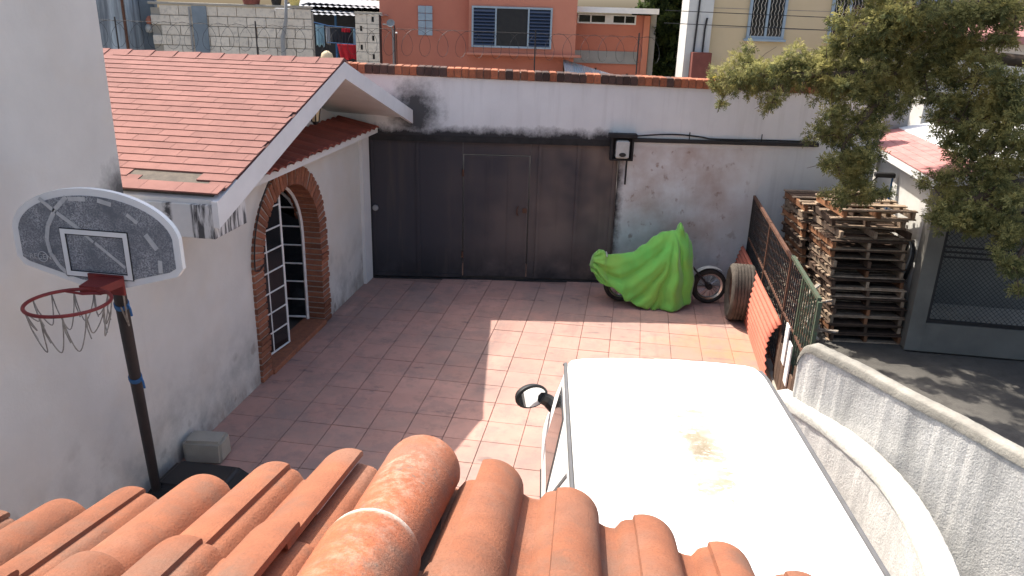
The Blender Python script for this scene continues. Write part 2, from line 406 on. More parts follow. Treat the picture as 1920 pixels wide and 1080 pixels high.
OFF = {}
_link0 = link
def link(o, parent=None):
    COL.objects.link(o)
    if parent is not None:
        o.parent = parent
        if parent.name in OFF: o.location = OFF[parent.name]
    return o
def inst(name, me, parent=None, loc=(0, 0, 0), rot=(0, 0, 0), scale=(1, 1, 1)):
    o = bpy.data.objects.new(name, me); link(o, parent)
    o.location = Vector(loc)+(OFF[parent.name] if parent is not None and parent.name in OFF else Vector())
    o.rotation_euler = rot; o.scale = scale; return o
def wthing(name, loc, label, cat, group=None):
    """a thing whose parts are written in world coordinates"""
    o = empty(name, loc, label=label, cat=cat, group=group); OFF[o.name] = -Vector(loc); return o
GO = (-4.1, 11.755, 0); GA = R(10)
def street(name, u, v, label, cat, group=None):
    """a thing whose parts are written in the frame of the gate wall (u along it, v behind it)"""
    p = Vector(GO)+Vector((math.cos(GA)*u-math.sin(GA)*v, math.sin(GA)*u+math.cos(GA)*v, 0))
    o = empty(name, p, GA, label=label, cat=cat, group=group); OFF[o.name] = Vector((-u, -v, 0)); return o
def S3(u, v, z): return Vector((GO[0]+math.cos(GA)*u-math.sin(GA)*v, GO[1]+math.sin(GA)*u+math.cos(GA)*v, z))

# ================================================================== SETTING
MAT['joint'] = M('floor_joint', (.31, .19, .155), (.2, .13, .11), 4, .95, .3, 60)
bx('ground', (-150, -150, -1), (150, 250, -.05), 'earth', kind='structure')
court = bx('courtyard', (-4.3, .6, -.045), (2.02, 13.2, -.012), 'joint', kind='structure')
TX, TY = .413, .43
tiles = []
for k in range(3):
    m = MB(); g = .0025+.001*k
    m.box((g, g, -.012), (TX-g, TY-g, 0), ch=.002); tiles.append(m.mesh('floor_tile', 'floor_tile'))
rest = MB(); nt_ = 0
for i in range(-11, 6):
    for j in range(-21, 9):
        x0, y0 = -.09+TX*i, 9.6+TY*j
        if x0+TX > 2.03 or x0+TX < -4.2: continue
        wall_y = 11.755+(x0+TX/2+4.1)*.1763
        if y0+TY*.4 > wall_y: continue
        if y0 < 4.75 or (x0 > -.2 and y0 < 5.9):
            if y0 > .7: rest.box((x0+.005, y0+.005, -.01), (x0+TX-.005, y0+TY-.005, -.001))
            continue
        o = inst('floor_tile', tiles[(i*7+j*3) % 3], court, (x0, y0, rnd.uniform(-.002, .002)), (rnd.uniform(-.002, .002), rnd.uniform(-.002, .002), 0)); nt_ += 1
rest.obj('floor_tile_rest', 'floor_tile', court, kind='stuff')
bx('side_yard', (2.03, -4, -.04), (16, 10.55, 0), 'yard', kind='structure')
bx('side_yard_strip', (2.03, 10.552, -.04), (3.96, 13.0, -.002), 'yard', kind='structure')

# ================================================================== HOUSE ON THE LEFT
XW = -4.16
house = wthing('house', (XW, 8.8, 0), 'white house with pink shingle gable roof and brick arched doorway', 'house')
def facade():
    m = MB(); yc, rad, sp = 8.845, .95, 1.35
    cols = [5.752, 7.0, yc-rad]+[yc-rad*math.cos(math.pi*k/24) for k in range(1, 24)]+[yc+rad, 10.8, 11.72]
    def zlow(y):
        d = abs(y-yc)
        return sp+math.sqrt(max(0, rad*rad-d*d)) if d < rad-1e-6 else 0
    for a, b in zip(cols[:-1], cols[1:]):
        mid = (a+b)/2
        if abs(mid-yc) < rad:
            za = zlow(a) or sp; zb = zlow(b) or sp
        else: za = zb = 0
        f, k = XW, XW-.24
        m.add([(f, a, za), (f, b, zb), (f, b, 2.5), (f, a, 2.5), (k, a, za), (k, b, zb), (k, b, 2.5), (k, a, 2.5)],
              [(0, 1, 2, 3), (7, 6, 5, 4), (0, 4, 5, 1)])
    m.obj('wall', 'plaster_left', house)
facade()
bx('pilaster', (XW-.1, 11.42, 0), (XW+.05, 11.738, 2.44), 'plaster', house, ch=.01)
# gable end wall, set back above the ledge
MB().prism([(7.0, 2.3), (9.03, 2.3), (11.7, 2.3), (11.7, 2.6), (9.03, 3.52), (6.0, 2.58), (6.0, 2.3)], .1,
           Matrix(((0, 0, 1, -4.62), (1, 0, 0, 0), (0, 1, 0, 0), (0, 0, 0, 1)))).obj('gable_wall', 'plaster', house)
bx('wall_return', (-4.55, 5.98, 2.3), (XW, 7.2, 2.62), 'plaster', house)
bx('ledge', (-4.55, 7.21, 2.44), (-3.93, 11.66, 2.52), 'plaster', house)
# little tiles on the ledge
m = MB(); rows = []
for t in range(2):
    pass
prof = [(-.105+.21*k/12, .035*abs(math.cos(math.pi*(k-6)/12))) for k in range(13)]
rows = [[(0, y, z+.06) for y, z in prof], [(.62, y, z-.06) for y, z in prof]]
m.grid(rows); m.grid([[(x, y, z-.018) for x, y, z in r] for r in rows])
for r in (rows[1], rows[0]):
    m.grid([r, [(x, y, z-.018) for x, y, z in r]])
lt = m.mesh('ledge_tile', 'ledge_tile')
y = 7.33
while y < 11.6:
    inst('ledge_tile', lt, house, (-4.5, y, 2.60+rnd.uniform(-.004, .004)), (0, rnd.uniform(-.01, .01), rnd.uniform(-.012, .012))); y += .208
# roof
E_, P_, R_ = (5.95, 2.70), (9.03, 3.655), (11.93, 2.757)
SL = math.atan2(P_[1]-E_[1], P_[0]-E_[0])
YZ = lambda x: Matrix(((0, 0, 1, x), (1, 0, 0, 0), (0, 1, 0, 0), (0, 0, 0, 1)))
roof = MB().prism([E_, P_, R_, (R_[0], R_[1]-.12), (P_[0], P_[1]-.125), (E_[0]+.02, E_[1]-.12)], 3.5, YZ(-6.98)).obj('roof', 'white_paint', house)
MB().prism([(E_[0]-.03, E_[1]-.235), (E_[0]-.03, E_[1]-.005), (P_[0], P_[1]+.008), (P_[0], P_[1]-.185)], .055, YZ(-3.478)).obj('rake_board', 'white_paint', roof)
MB().prism([(P_[0]+.002, P_[1]-.185), (P_[0]+.002, P_[1]+.008), (R_[0], R_[1]+.006), (R_[0], R_[1]-.2)], .055, YZ(-3.478)).obj('rake_board', 'white_paint', roof)
def fascia_mat():
    s = N('stained_fascia'); c = s.coord('pos'); x = s.xyz(c)
    a = s.math('MULTIPLY', s.rng(s.math('ABSOLUTE', s.math('SUBTRACT', x[0], -3.90)), .02, .05, 1, 0), s.rng(s.noise(c, 18), .35, .55))
    b = s.math('MULTIPLY', s.rng(x[0], -3.69, -3.67), s.rng(s.noise(s.mapped(c, (22, 22, 3)), 1, 4), .42, .55))
    col = s.mix(s.rng(s.noise(c, 3), .3, .7), (.62, .62, .61), (.5, .5, .49))
    col = s.mix(s.math('MULTIPLY', s.math('MAXIMUM', a, b), .93), col, (.04, .04, .043))
    return s.fin(col, .9, s.noise(c, 40), .2, .006)
MAT['stained_fascia'] = fascia_mat()
bx('eave_box', (XW+.02, 5.93, 2.36), (-3.48, 6.5, 2.66), 'stained_fascia', roof, ch=.006)
MB().prism([(6.0, 2.718), (6.6, 2.908), (6.6, 2.92), (6.0, 2.735)], 1.4, YZ(-4.9)).obj('eave_mortar', 'old_mortar', roof)
bx('roof_underlay', (0, 0, 0), (.01, .01, .01), 'roof_felt', roof)
bpy.data.objects.remove(bpy.data.objects['roof_underlay'])
MB().prism([(E_[0]+.35, E_[1]+.113), (P_[0], P_[1]+.004), (P_[0], P_[1]+.012), (E_[0]+.35, E_[1]+.121)], 3.535, YZ(-6.96)).obj('underlay', 'roof_felt', roof)
MB().prism([(P_[0], P_[1]+.004), (R_[0], R_[1]+.004), (R_[0], R_[1]+.02), (P_[0], P_[1]+.02)], 3.49, YZ(-6.97)).obj('rear_slope', 'shingle', roof)
ms = []
for k in range(4):
    l = .332-.001*k; m = MB()
    m.add([(0, 0, 0), (l, 0, 0), (l, .17, 0), (0, .17, 0), (0, 0, .014), (l, 0, .014), (l, .17, .004), (0, .17, .004)],
          [(3, 2, 1, 0), (4, 5, 6, 7), (0, 1, 5, 4), (1, 2, 6, 5), (2, 3, 7, 6), (3, 0, 4, 7)])
    ms.append(m.mesh('shingle', 'shingle'))
for k in range(24):
    s_ = k*.134; yy = E_[0]+math.cos(SL)*s_; zz = E_[1]+math.sin(SL)*s_
    x = -3.455-(k*.137 % .334)+.3
    first = True
    while x > -6.6:
        if not (k in (1, 2) and -4.55 < x < -3.78 and not (k == 2 and x > -3.9)):
            if x < -3.47:
                xs = min(x, -3.782)
                lift = .02+(.03 if k == 0 else 0)
                inst('shingle', ms[rnd.randrange(4)], roof, (x, yy, zz+lift), (SL, rnd.uniform(-.003, .003), rnd.uniform(-.003, .003)), (min(1, (-3.43-x)/.33), 1, 1))
        x -= .334
for k in range(11):
    m = MB(); x1 = -3.43-k*.3
    m.grid([[(xx, P_[0]-.15, P_[1]-.02+d), (xx, P_[0], P_[1]+.045+d), (xx, P_[0]+.15, P_[1]-.02+d)] for xx, d in ((x1-.34, -.004), (x1, .008))])
    m.grid([[(x1, P_[0]-.15, P_[1]-.02+.008), (x1, P_[0], P_[1]+.053), (x1, P_[0]+.15, P_[1]-.012)], [(x1, P_[0]-.15, P_[1]-.03), (x1, P_[0], P_[1]+.035), (x1, P_[0]+.15, P_[1]-.03)]])
    m.obj('ridge_shingle', 'shingle', roof)
# brick arch
YC, SPR, RI, RO = 8.845, 1.35, .83, 1.08
arch = bx('brick_surround', (-4.42, YC-RO+.01, .0), (-4.135, YC-RI-.012, SPR), 'mortar', house)
mo = MB(); n = 24
rows = []
for k in range(n+1):
    a = math.pi*k/n; c, s_ = -math.cos(a), math.sin(a)
    rows.append([(-4.135, YC+c*(RI+.012), SPR+s_*(RI+.012)), (-4.135, YC+c*(RO-.01), SPR+s_*(RO-.01)), (-4.42, YC+c*(RO-.01), SPR+s_*(RO-.01)), (-4.42, YC+c*(RI+.012), SPR+s_*(RI+.012)), (-4.135, YC+c*(RI+.012), SPR+s_*(RI+.012))])
mo.grid(rows); mo.box((-4.42, YC+RI+.012, 0), (-4.135, YC+RO-.01, SPR)); mo.obj('mortar_bed', 'mortar', arch)
bm_ = [MB().box((-.165-.003*k, -.125+.002*k, -.0315), (.165-.003*k, .125-.002*k, .0315), ch=.006).mesh('brick', 'brick') for k in range(3)]
nb = 17
for sd in (-1, 1):
    for k in range(nb):
        z = (k+.5)*SPR/nb
        inst('brick', bm_[rnd.randrange(3)], arch, (-4.285+rnd.uniform(-.006, .006), YC+sd*(RI+RO)/2, z), (0, 0, 0 if rnd.random() < .5 else math.pi))
nv = 37
for k in range(nv):
    a = math.pi*(k+.5)/nv
    inst('brick', bm_[rnd.randrange(3)], arch, (-4.285+rnd.uniform(-.006, .006), YC-math.cos(a)*(RI+RO)/2, SPR+math.sin(a)*(RI+RO)/2), (-(a) if False else math.pi-a, 0, 0))
bx('threshold', (-4.44, YC-RI, 0), (-4.1, YC+RI, .07), 'brick', house, ch=.008)
# doors
def leaf(hinge_y, sgn, openang, zb=.1):
    Wd = .76; sp, rr = 1.32, .80
    zt = lambda q: sp+math.sqrt(max(0, rr*rr-(rr-q)**2))
    piv = Matrix.Translation((-4.35, hinge_y, 0)) @ Matrix.Rotation(openang, 4, 'Z')
    T = lambda q, z, d=0: piv @ Vector((d, sgn*q, z))
    fr = MB()
    path = [T(.02, zb), T(.02, sp)]+[T(q, zt(q)-.02) for q in (.05, .1, .18, .28, .4, .52, .64, Wd-.02)]+[T(Wd-.02, zb), T(.02, zb)]
    fr.tube(path, .02, 6)
    d = fr.obj('door', 'white_metal', house)
    zz = [zb+.265*i for i in range(9)]
    MB().tube([T(.39, zb), T(.39, zt(.39)-.02)], .011, 6).obj('glazing_bar', 'white_metal', d)
    for z in zz[1:]:
        q0 = .02
        while zt(q0) < z+.02 and q0 < Wd: q0 += .01
        if Wd-q0 < .12: continue
        MB().tube([T(q0, z), T(Wd-.02, z)], .011, 6).obj('glazing_bar', 'white_metal', d)
    for (a, b) in ((.03, .38), (.40, Wd-.03)):
        for z0, z1 in zip(zz[:-1], zz[1:]):
            lo, hi = z0+.012, z1-.012
            za, zb_ = min(hi, zt(a)-.03), min(hi, zt(b)-.03)
            if zb_ < lo+.03: continue
            za = max(za, lo)
            MB().add([T(a, lo, -.003), T(b, lo, -.003), T(b, zb_, -.003), T(a, za, -.003), T(a, lo, .003), T(b, lo, .003), T(b, zb_, .003), T(a, za, .003)],
                     [(0, 1, 2, 3), (4, 5, 6, 7), (0, 1, 5, 4), (1, 2, 6, 5), (2, 3, 7, 6), (3, 0, 4, 7)]).obj('pane', 'glass', d)
    return d
leaf(8.05, 1, R(-7))
leaf(9.66, -1, R(-82))
fr = MB(); pth = [(-4.37, YC-.81, .07), (-4.37, YC-.81, SPR)]+[(-4.37, YC-.81*math.cos(math.pi*k/16), SPR+.81*math.sin(math.pi*k/16)) for k in range(1, 16)]+[(-4.37, YC+.81, SPR), (-4.37, YC+.81, .07)]
fr.tube(pth, .022, 6).obj('door_frame', 'white_metal', house)
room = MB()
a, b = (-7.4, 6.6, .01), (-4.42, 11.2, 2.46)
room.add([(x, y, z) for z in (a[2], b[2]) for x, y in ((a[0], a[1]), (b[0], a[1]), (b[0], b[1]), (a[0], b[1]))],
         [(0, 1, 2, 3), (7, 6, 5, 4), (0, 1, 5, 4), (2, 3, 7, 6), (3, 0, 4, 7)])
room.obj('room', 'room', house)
# things standing just inside the doorway
def bucket(name, x, y, z, r0, r1, h, mat, label, cat):
    o = wthing(name, (x, y, z), label, cat)
    MB().lathe([(0, 0), (r0, 0), (r1, h), (r1+.012, h), (r1+.012, h+.02), (r1-.012, h+.02), (r0-.01, .02), (0, .02)], 20, Matrix.Translation((x, y, z))).obj('tub', mat, o, True, 40)
    MB().tube([(x+(r1+.01)*math.cos(t), y-.02, z+h+(r1*.7)*math.sin(t)) for t in [math.pi*k/10 for k in range(11)]], .006, 6).obj('handle', 'grey_plastic', o)
bucket('red_tub', -4.85, 9.22, .011, .15, .2, .5, 'red_plastic', 'red plastic tub just inside the arched doorway', 'tub')
bucket('blue_bucket', -5.2, 9.05, .011, .13, .17, .75, 'blue_plastic', 'dark blue bucket behind the red tub inside the doorway', 'bucket')
o = wthing('white_jug', (-4.6, 8.93, .011), 'white plastic jug on the floor behind the glazed door', 'jug')
MB().lathe([(0, 0), (.08, 0), (.085, .02), (.085, .17), (.03, .23), (.03, .26), (0, .26)], 16, Matrix.Translation((-4.6, 8.93, .011))).obj('body', 'grey_plastic', o, True, 40)
MB().tube([(-4.57, 8.93, .245), (-4.5, 8.93, .24), (-4.5, 8.93, .15), (-4.52, 8.93, .14)], .01, 6).obj('handle', 'grey_plastic', o)
# lantern in the gable
lan = wthing('wall_lantern', (-4.5, 9.55, 2.9), 'black iron wall lantern hanging under the gable soffit', 'lantern')
lx, ly, lz = -4.12, 9.72, 2.9
MB().tube([(-4.515, ly, lz+.3), (-4.3, ly, lz+.36), (lx, ly, lz+.33), (lx, ly, lz+.26)], .012, 6).obj('bracket', 'black', lan)
MB().lathe([(0, .27), (.03, .25), (.1, .17), (.085, .165), (0, .17)], 6, Matrix.Translation((lx, ly, lz))).obj('cap', 'black', lan)
MB().lathe([(0, -.06), (.045, -.05), (.08, .165), (.07, .165), (0, .16)], 6, Matrix.Translation((lx, ly, lz))).obj('glass_shade', 'cream', lan)
m = MB()
for k in range(6):
    an = k*math.pi/3; m.tube([(lx+.05*math.cos(an), ly+.05*math.sin(an), lz-.06), (lx+.088*math.cos(an), ly+.088*math.sin(an), lz+.17)], .007, 5)
m.lathe([(0, -.1), (.03, -.09), (.055, -.05), (0, -.05)], 6, Matrix.Translation((lx, ly, lz))); m.obj('cage', 'black', lan)
o = wthing('door_cable', (-4.1, 7.76, 1.4), 'black cable clipped round the left side of the brick arch', 'cable')
pts = [(-4.12, YC-.83, 1.42), (-4.1, YC-1.0, 1.40), (-4.1, YC-1.1, 1.43)]+[(-4.1, YC-1.1*math.cos(a), SPR+.08+1.1*math.sin(a)) for a in [math.pi*k/30 for k in range(0, 12)]]
MB().tube(pts, .009, 6).obj('cable', 'black', o)

# ================================================================== TALL WING
wing = wthing('tall_wing', (XW, 3, 0), 'tall plain white plastered wing behind the basketball hoop', 'building')
bx('wall', (-7.6, -1.5, 0), (XW, 5.75, 6.6), 'plaster_left', wing)
bx('coping', (-7.65, -1.55, 6.6), (XW+.04, 5.8, 6.72), 'concrete', wing)

# ================================================================== GATE WALL
gw = street('gate_wall', 0, 0, 'long white plastered wall with brick coping above the dark gate', 'wall')
CZ = lambda u: 3.31-.016*u
m = MB()
m.prism([(-.75, 2.40), (3.97, 2.40), (3.97, CZ(3.97)), (-.75, CZ(-.75))], .24, Matrix(((1, 0, 0, 0), (0, 0, 1, 0), (0, 1, 0, 0), (0, 0, 0, 1))))
m.prism([(3.97, 0), (8.1, 0), (8.1, CZ(8.1)), (3.97, CZ(3.97))], .24, Matrix(((1, 0, 0, 0), (0, 0, 1, 0), (0, 1, 0, 0), (0, 0, 0, 1))))
m.box((-.36, .03, 0), (-.004, .2, 2.399))  # post added to keep sun from leaking past the gate edge
m.obj('wall', 'plaster_gate', gw)
MAT['brick_orange'] = M('brick_orange', (.36, .12, .055), (.25, .085, .045), 14, .9, .5, 90, .004, .3, c3=(.1, .06, .05))
MAT['brick_sooty'] = M('brick_sooty', (.09, .05, .04), (.05, .035, .03), 14, .9, .5, 90, .004, .3)
cb = {k: MB().box((-.052, -.165, 0), (.052, .165, .135), ch=.008).mesh('coping_brick', k) for k in ('brick_orange', 'brick_sooty', 'brick')}
m = MB(); m.prism([(-.7, CZ(-.7)+.001), (8.05, CZ(8.05)+.001), (8.05, CZ(8.05)+.12), (-.7, CZ(-.7)+.12)], .26, Matrix(((1, 0, 0, 0), (0, 0, 1, -.01), (0, 1, 0, 0), (0, 0, 0, 1)))).obj('mortar_bed', 'mortar', gw)
u = -.65
while u < 8.05:
    pr = .5+.4*math.sin(u*2.3)+.2*math.sin(u*7)
    k = 'brick_sooty' if rnd.random() < pr*.95 else rnd.choice(('brick_orange', 'brick'))
    inst('coping_brick', cb[k], gw, (u, .12+rnd.uniform(-.006, .006), CZ(u)+.004+rnd.uniform(0, .008)), (0, rnd.uniform(-.02, .02), rnd.uniform(-.02, .02))); u += .113

gate = street('metal_gate', 2, .05, 'wide dark sheet metal gate with a small door in it', 'gate')
V0, V1 = .07, .1
bx('sheet', (.0, V0, .03), (1.468, V1, 2.36), 'gate', gate, ch=.004)
bx('sheet', (2.556, V0, .03), (3.96, V1, 2.36), 'gate', gate, ch=.004)
bx('sheet', (1.472, V0, 2.105), (2.552, V1, 2.36), 'gate', gate, ch=.004)
wk = bx('small_door', (1.49, V0-.012, .05), (2.535, V1-.005, 2.09), 'gate', gate, ch=.006)
for uu in (1.49, 1.85, 2.2, 2.5):
    bx('rib', (uu, V0-.022, .05), (uu+.035, V0-.0122, 2.09), 'gate', wk)
bx('door_rail', (1.526, V0-.02, 2.05), (2.499, V0-.0123, 2.09), 'gate', wk)
m = MB().tube([(2.38, V0-.03, 1.13), (2.36, V0-.07, 1.16), (2.36, V0-.07, 1.25), (2.38, V0-.03, 1.28)], .011, 6); m.obj('handle', 'rust_steel', wk)
MB().box((2.45, V0-.04, 1.17), (2.52, V0-.022, 1.25), ch=.005).obj('lock_case', 'rust_steel', wk)
for uu in (.0, .72, 2.68, 3.3, 3.88):
    bx('upright', (uu, V0-.02, .03), (uu+.05, V0-.001, 2.36), 'gate', gate, ch=.004)
bx('track', (-.05, .0, 2.30), (3.97, .066, 2.398), 'sooty', gate)
bx('bottom_rail', (.052, V0-.022, .03), (1.46, V0-.002, .09), 'gate', gate)
bx('sill', (.0, .02, -.01), (3.96, .2, .012), 'sooty', gate)
for z in (.38, 1.75):
    MB().tube([(1.475, V0-.025, z), (1.475, V0-.025, z+.11)], .016, 8).obj('hinge', 'rust_steel', gate)
MB().lathe([(0, 0), (.045, 0), (.05, .02), (.045, .05), (0, .06)], 14, Matrix.Translation((.055, V0-.02, 1.2)) @ Matrix.Rotation(R(90), 4, 'X')).obj('knob', 'grey_render', gate, True, 40)

bxo = street('opener_box', 4.0, 0, 'grey control box in a black housing at the corner of the gate', 'control box')
m = MB(); m.box((3.8, -.03, 2.1), (4.16, -.002, 2.5)).box((3.8, -.14, 2.1), (3.83, -.031, 2.46)).box((4.13, -.14, 2.1), (4.16, -.031, 2.46)).box((3.831, -.14, 2.1), (4.129, -.031, 2.125))
m.obj('housing', 'sooty', bxo); bx('lid', (3.76, -.18, 2.462), (4.2, -.032, 2.525), 'sooty', bxo, ch=.006)
case = MB().box((3.88, -.17, 2.14), (4.085, -.032, 2.42), ch=.02).obj('case', 'grey_plastic', bxo)
MB().lathe([(0, .0), (.055, 0), (.055, .006), (0, .008)], 20, Matrix.Translation((3.985, -.17, 2.2)) @ Matrix.Rotation(R(90), 4, 'X') @ Matrix.Diagonal((1, .62, 1, 1))).obj('badge', 'black', case)
MB().tube([(4.085, -.02, 2.1), (4.085, -.02, 1.7)], .014, 8).obj('drop_pipe', 'dark_metal', bxo)
pipe = street('wall_conduit', 5.6, 0, 'black conduit with a loose cable running along the white wall', 'conduit')
MB().box((4.165, -.05, 2.385), (7.12, -.002, 2.45), ch=.01).obj('trunking', 'dark_metal', pipe)
MB().tube([(4.16+.1*k, -.03-.02*math.sin(k*.5), 2.475+.045*math.sin(min(k, 12)/12*math.pi)-(.0 if k < 12 else .008)) for k in range(0, 30)], .013, 6).obj('cable', 'black', pipe)
for uu in (5.05, 6.2): MB().tube([(uu, -.02, 2.45), (uu, -.02, 2.56)], .008, 5).obj('clip', 'black', pipe)

# ================================================================== BASKETBALL HOOP
hoop = wthing('basketball_hoop', (-3.8, 5.6, 0), 'portable basketball hoop with worn grey fan backboard and leaning dark pole', 'basketball hoop')
BXc, BYc, BZc = -3.28, 4.2, 2.845
def fan(inset=0):
    hw, top, bot = .575-inset, .345-inset, -.30+inset
    p = [(-.13, bot), (.13, bot), (hw-.045, -.185+inset*.6), (hw, -.13)]
    p += [(hw*math.cos(t), .03+(top-.03)*math.sin(t)) for t in [math.pi*k/28 for k in range(1, 28)]]
    p += [(-hw, -.13), (-hw+.045, -.185+inset*.6)]
    return p
XZ = lambda y: Matrix(((1, 0, 0, BXc), (0, 0, 1, y), (0, 1, 0, BZc), (0, 0, 0, 1)))
board = MB().prism(fan(), .035, XZ(BYc)).obj('backboard', 'white_paint', hoop)
pr = MB().prism(fan(.045), .003, XZ(-.003))
po = pr.obj('printed_field', 'board_print', board); po.location = (0, BYc, 0)
OFF[board.name] = Vector()
lm = lambda a, b, t: MB().add([(BXc+a[0]-t*dz, BYc-.0062, BZc+a[1]+t*dx) for dx, dz in [((b[0]-a[0])/math.hypot(b[0]-a[0], b[1]-a[1]), (b[1]-a[1])/math.hypot(b[0]-a[0], b[1]-a[1]))]]+
                     [(BXc+a[0]+t*dz, BYc-.0062, BZc+a[1]-t*dx) for dx, dz in [((b[0]-a[0])/math.hypot(b[0]-a[0], b[1]-a[1]), (b[1]-a[1])/math.hypot(b[0]-a[0], b[1]-a[1]))]]+
                     [(BXc+b[0]+t*dz, BYc-.0062, BZc+b[1]-t*dx) for dx, dz in [((b[0]-a[0])/math.hypot(b[0]-a[0], b[1]-a[1]), (b[1]-a[1])/math.hypot(b[0]-a[0], b[1]-a[1]))]]+
                     [(BXc+b[0]-t*dz, BYc-.0062, BZc+b[1]+t*dx) for dx, dz in [((b[0]-a[0])/math.hypot(b[0]-a[0], b[1]-a[1]), (b[1]-a[1])/math.hypot(b[0]-a[0], b[1]-a[1]))]], [(0, 1, 2, 3)])
MAT['worn_white'] = M('worn_white_print', (.5, .5, .49), (.36, .37, .38), 22, .7, 0)
for a, b, t in [((-.34, .265), (-.25, .19), .013), ((-.24, .185), (-.10, .085), .013), ((.0, .0), (.185, -.15), .010), ((-.08, .06), (-.01, .005), .009), ((.354, .08), (.42, -.012), .017), ((.43, -.083), (.425, -.166), .015), ((.06, .277), (.15, .255), .014), ((-.14, .275), (-.02, .278), .014), ((.245, .2), (.31, .15), .012)]:
    lm(a, b, t).obj('printed_line', 'worn_white', board)
ar = [(-.15, .285), (-.24, .20), (-.31, .09), (-.335, 0), (-.325, -.09), (-.28, -.17), (-.215, -.235)]
m = MB()
for a, b in zip(ar[:-1], ar[1:]):
    q = lm(a, b, .014); m.add(q.v, q.f)
m.obj('printed_arc', 'worn_white', board)
def sq(i, y):
    x0, x1, z0, z1 = -.235+i, .235-i, -.235+i, .085-i
    return x0, x1, z0, z1
m = MB(); x0, x1, z0, z1 = sq(0, 0); frame_xz(m, BXc+x0, BXc+x1, BZc+z0, BZc+z1, BYc-.0095, BYc-.007, .042); m.obj('target_square_edge', 'black', board)
m = MB(); x0, x1, z0, z1 = sq(.006, 0); frame_xz(m, BXc+x0, BXc+x1, BZc+z0, BZc+z1, BYc-.013, BYc-.0097, .030); m.obj('target_square', 'white_paint', board)
cu = bpy.data.curves.new('logo_text', 'FONT'); cu.body = 'REGENT'; cu.size = .05; cu.align_x = 'CENTER'; cu.extrude = .0005
to = bpy.data.objects.new('logo_text', cu); COL.objects.link(to)
me = bpy.data.meshes.new_from_object(to); bpy.data.objects.remove(to)
me.materials.clear(); me.materials.append(MAT['worn_white'])
o = bpy.data.objects.new('logo_text', me); link(o, board); o.location = (BXc-.385, BYc-.0085, BZc-.135); o.rotation_euler = (R(90), 0, 0)
MB().tube([(BXc-.385+.033*math.cos(t), BYc-.0065, BZc-.12+.033*math.sin(t)) for t in [2*math.pi*k/24 for k in range(24)]], .003, 5, True).obj('logo_ring', 'worn_white', board)
RC = Vector((-3.185, 3.77, 2.612)); RR = .228
rim = MB().tube([RC+Vector((RR*math.cos(t), RR*math.sin(t), 0)) for t in [2*math.pi*k/40 for k in range(40)]], .011, 8, True).obj('rim', 'red_paint', hoop, True)
MB().prism([(-.07, .0), (.07, .0), (.1, .19), (-.1, .19)], .05, Matrix.Translation((RC.x-.02, RC.y+RR-.01, RC.z-.03))).obj('bracket', 'red_paint', rim)
bx('bracket_plate', (BXc-.07, BYc-.03, BZc-.33), (BXc+.17, BYc-.014, BZc-.2), 'red_paint', rim)
MB().tube([RC+Vector((-.16, .175, -.005)), RC+Vector((-.05, .19, -.02)), RC+Vector((.08, .24, -.02))], .008, 6).obj('brace', 'red_paint', rim)
m = MB(); NH = 12
for k in range(NH):
    a0, a1 = 2*math.pi*k/NH, 2*math.pi*(k+1)/NH
    d = rnd.uniform(.10, .24); pts = []
    for q in range(13):
        f = q/12; a = a0+(a1-a0)*f; rr = RR-.05*math.sin(math.pi*f)
        pts.append(RC+Vector((rr*math.cos(a), rr*math.sin(a), -.012-d*math.sin(math.pi*f)**.7)))
    m.tube(pts, .0038, 5)
    if rnd.random() < .45: m.tube([RC+Vector((RR*math.cos(a0), RR*math.sin(a0), 0)), RC+Vector((RR*.94*math.cos(a0), RR*.94*math.sin(a0), -.1)), RC+Vector((RR*.9*math.cos(a0)+.02, RR*.9*math.sin(a0), -.17))], .0038, 5)
m.obj('net', 'string', rim)
PA, PB = Vector((-3.25, 4.3, 2.66)), Vector((-4.0, 5.4, .14))
pole = MB().tube([PA, PB], .042, 12).obj('pole', 'dark_metal', hoop, True, 40)
for f in (.13, .42):
    p = PA.lerp(PB, f); d = (PB-PA).normalized()
    MB().tube([p-d*.02, p+d*.02], .049, 12).obj('strap', 'blue_strap', pole)
    MB().tube([p+Vector((.05, 0, 0)), p+Vector((.075, -.02, -.02)), p+Vector((.08, -.02, -.07))], .008, 5).obj('strap_end', 'blue_strap', pole)
m = MB(); m.tube([PA+Vector((0, 0, .05)), Vector((BXc+.02, BYc+.036, BZc+.02))], .02, 8); m.tube([PA.lerp(PB, .1), Vector((BXc+.02, BYc+.036, BZc-.22))], .022, 8); m.obj('support_arm', 'dark_metal', hoop)
m = MB().tube([PA.lerp(PB, .05)+Vector((.05, -.03, 0)), PA.lerp(PB, .16)+Vector((.055, -.04, -.02)), PA.lerp(PB, .2)+Vector((.05, -.03, 0)), PA.lerp(PB, .13)+Vector((.03, -.05, 0))], .006, 5); m.obj('cord', 'string', pole)
bm = bmesh.new(); bmesh.ops.create_cube(bm, size=1); bmesh.ops.scale(bm, vec=(.85, .62, .17), verts=bm.verts)
for v in bm.verts:
    if v.co.z > 0: v.co.x *= .72; v.co.y *= .7
bmesh.ops.bevel(bm, geom=bm.edges[:], offset=.04, segments=3, affect='EDGES'); bmesh.ops.translate(bm, vec=(-3.72, 5.62, .086), verts=bm.verts)
me = bpy.data.meshes.new('base_tank'); bm.to_mesh(me); bm.free(); me.materials.append(MAT['black']); link(bpy.data.objects.new('base_tank', me), hoop)
bm = bmesh.new(); bmesh.ops.create_cube(bm, size=1); bmesh.ops.scale(bm, vec=(.38, .26, .25), verts=bm.verts)
bmesh.ops.bevel(bm, geom=bm.edges[:], offset=.03, segments=2, affect='EDGES')
for v in bm.verts: v.co += Vector((rnd.uniform(-.006, .006), rnd.uniform(-.006, .006), rnd.uniform(-.006, .006)))
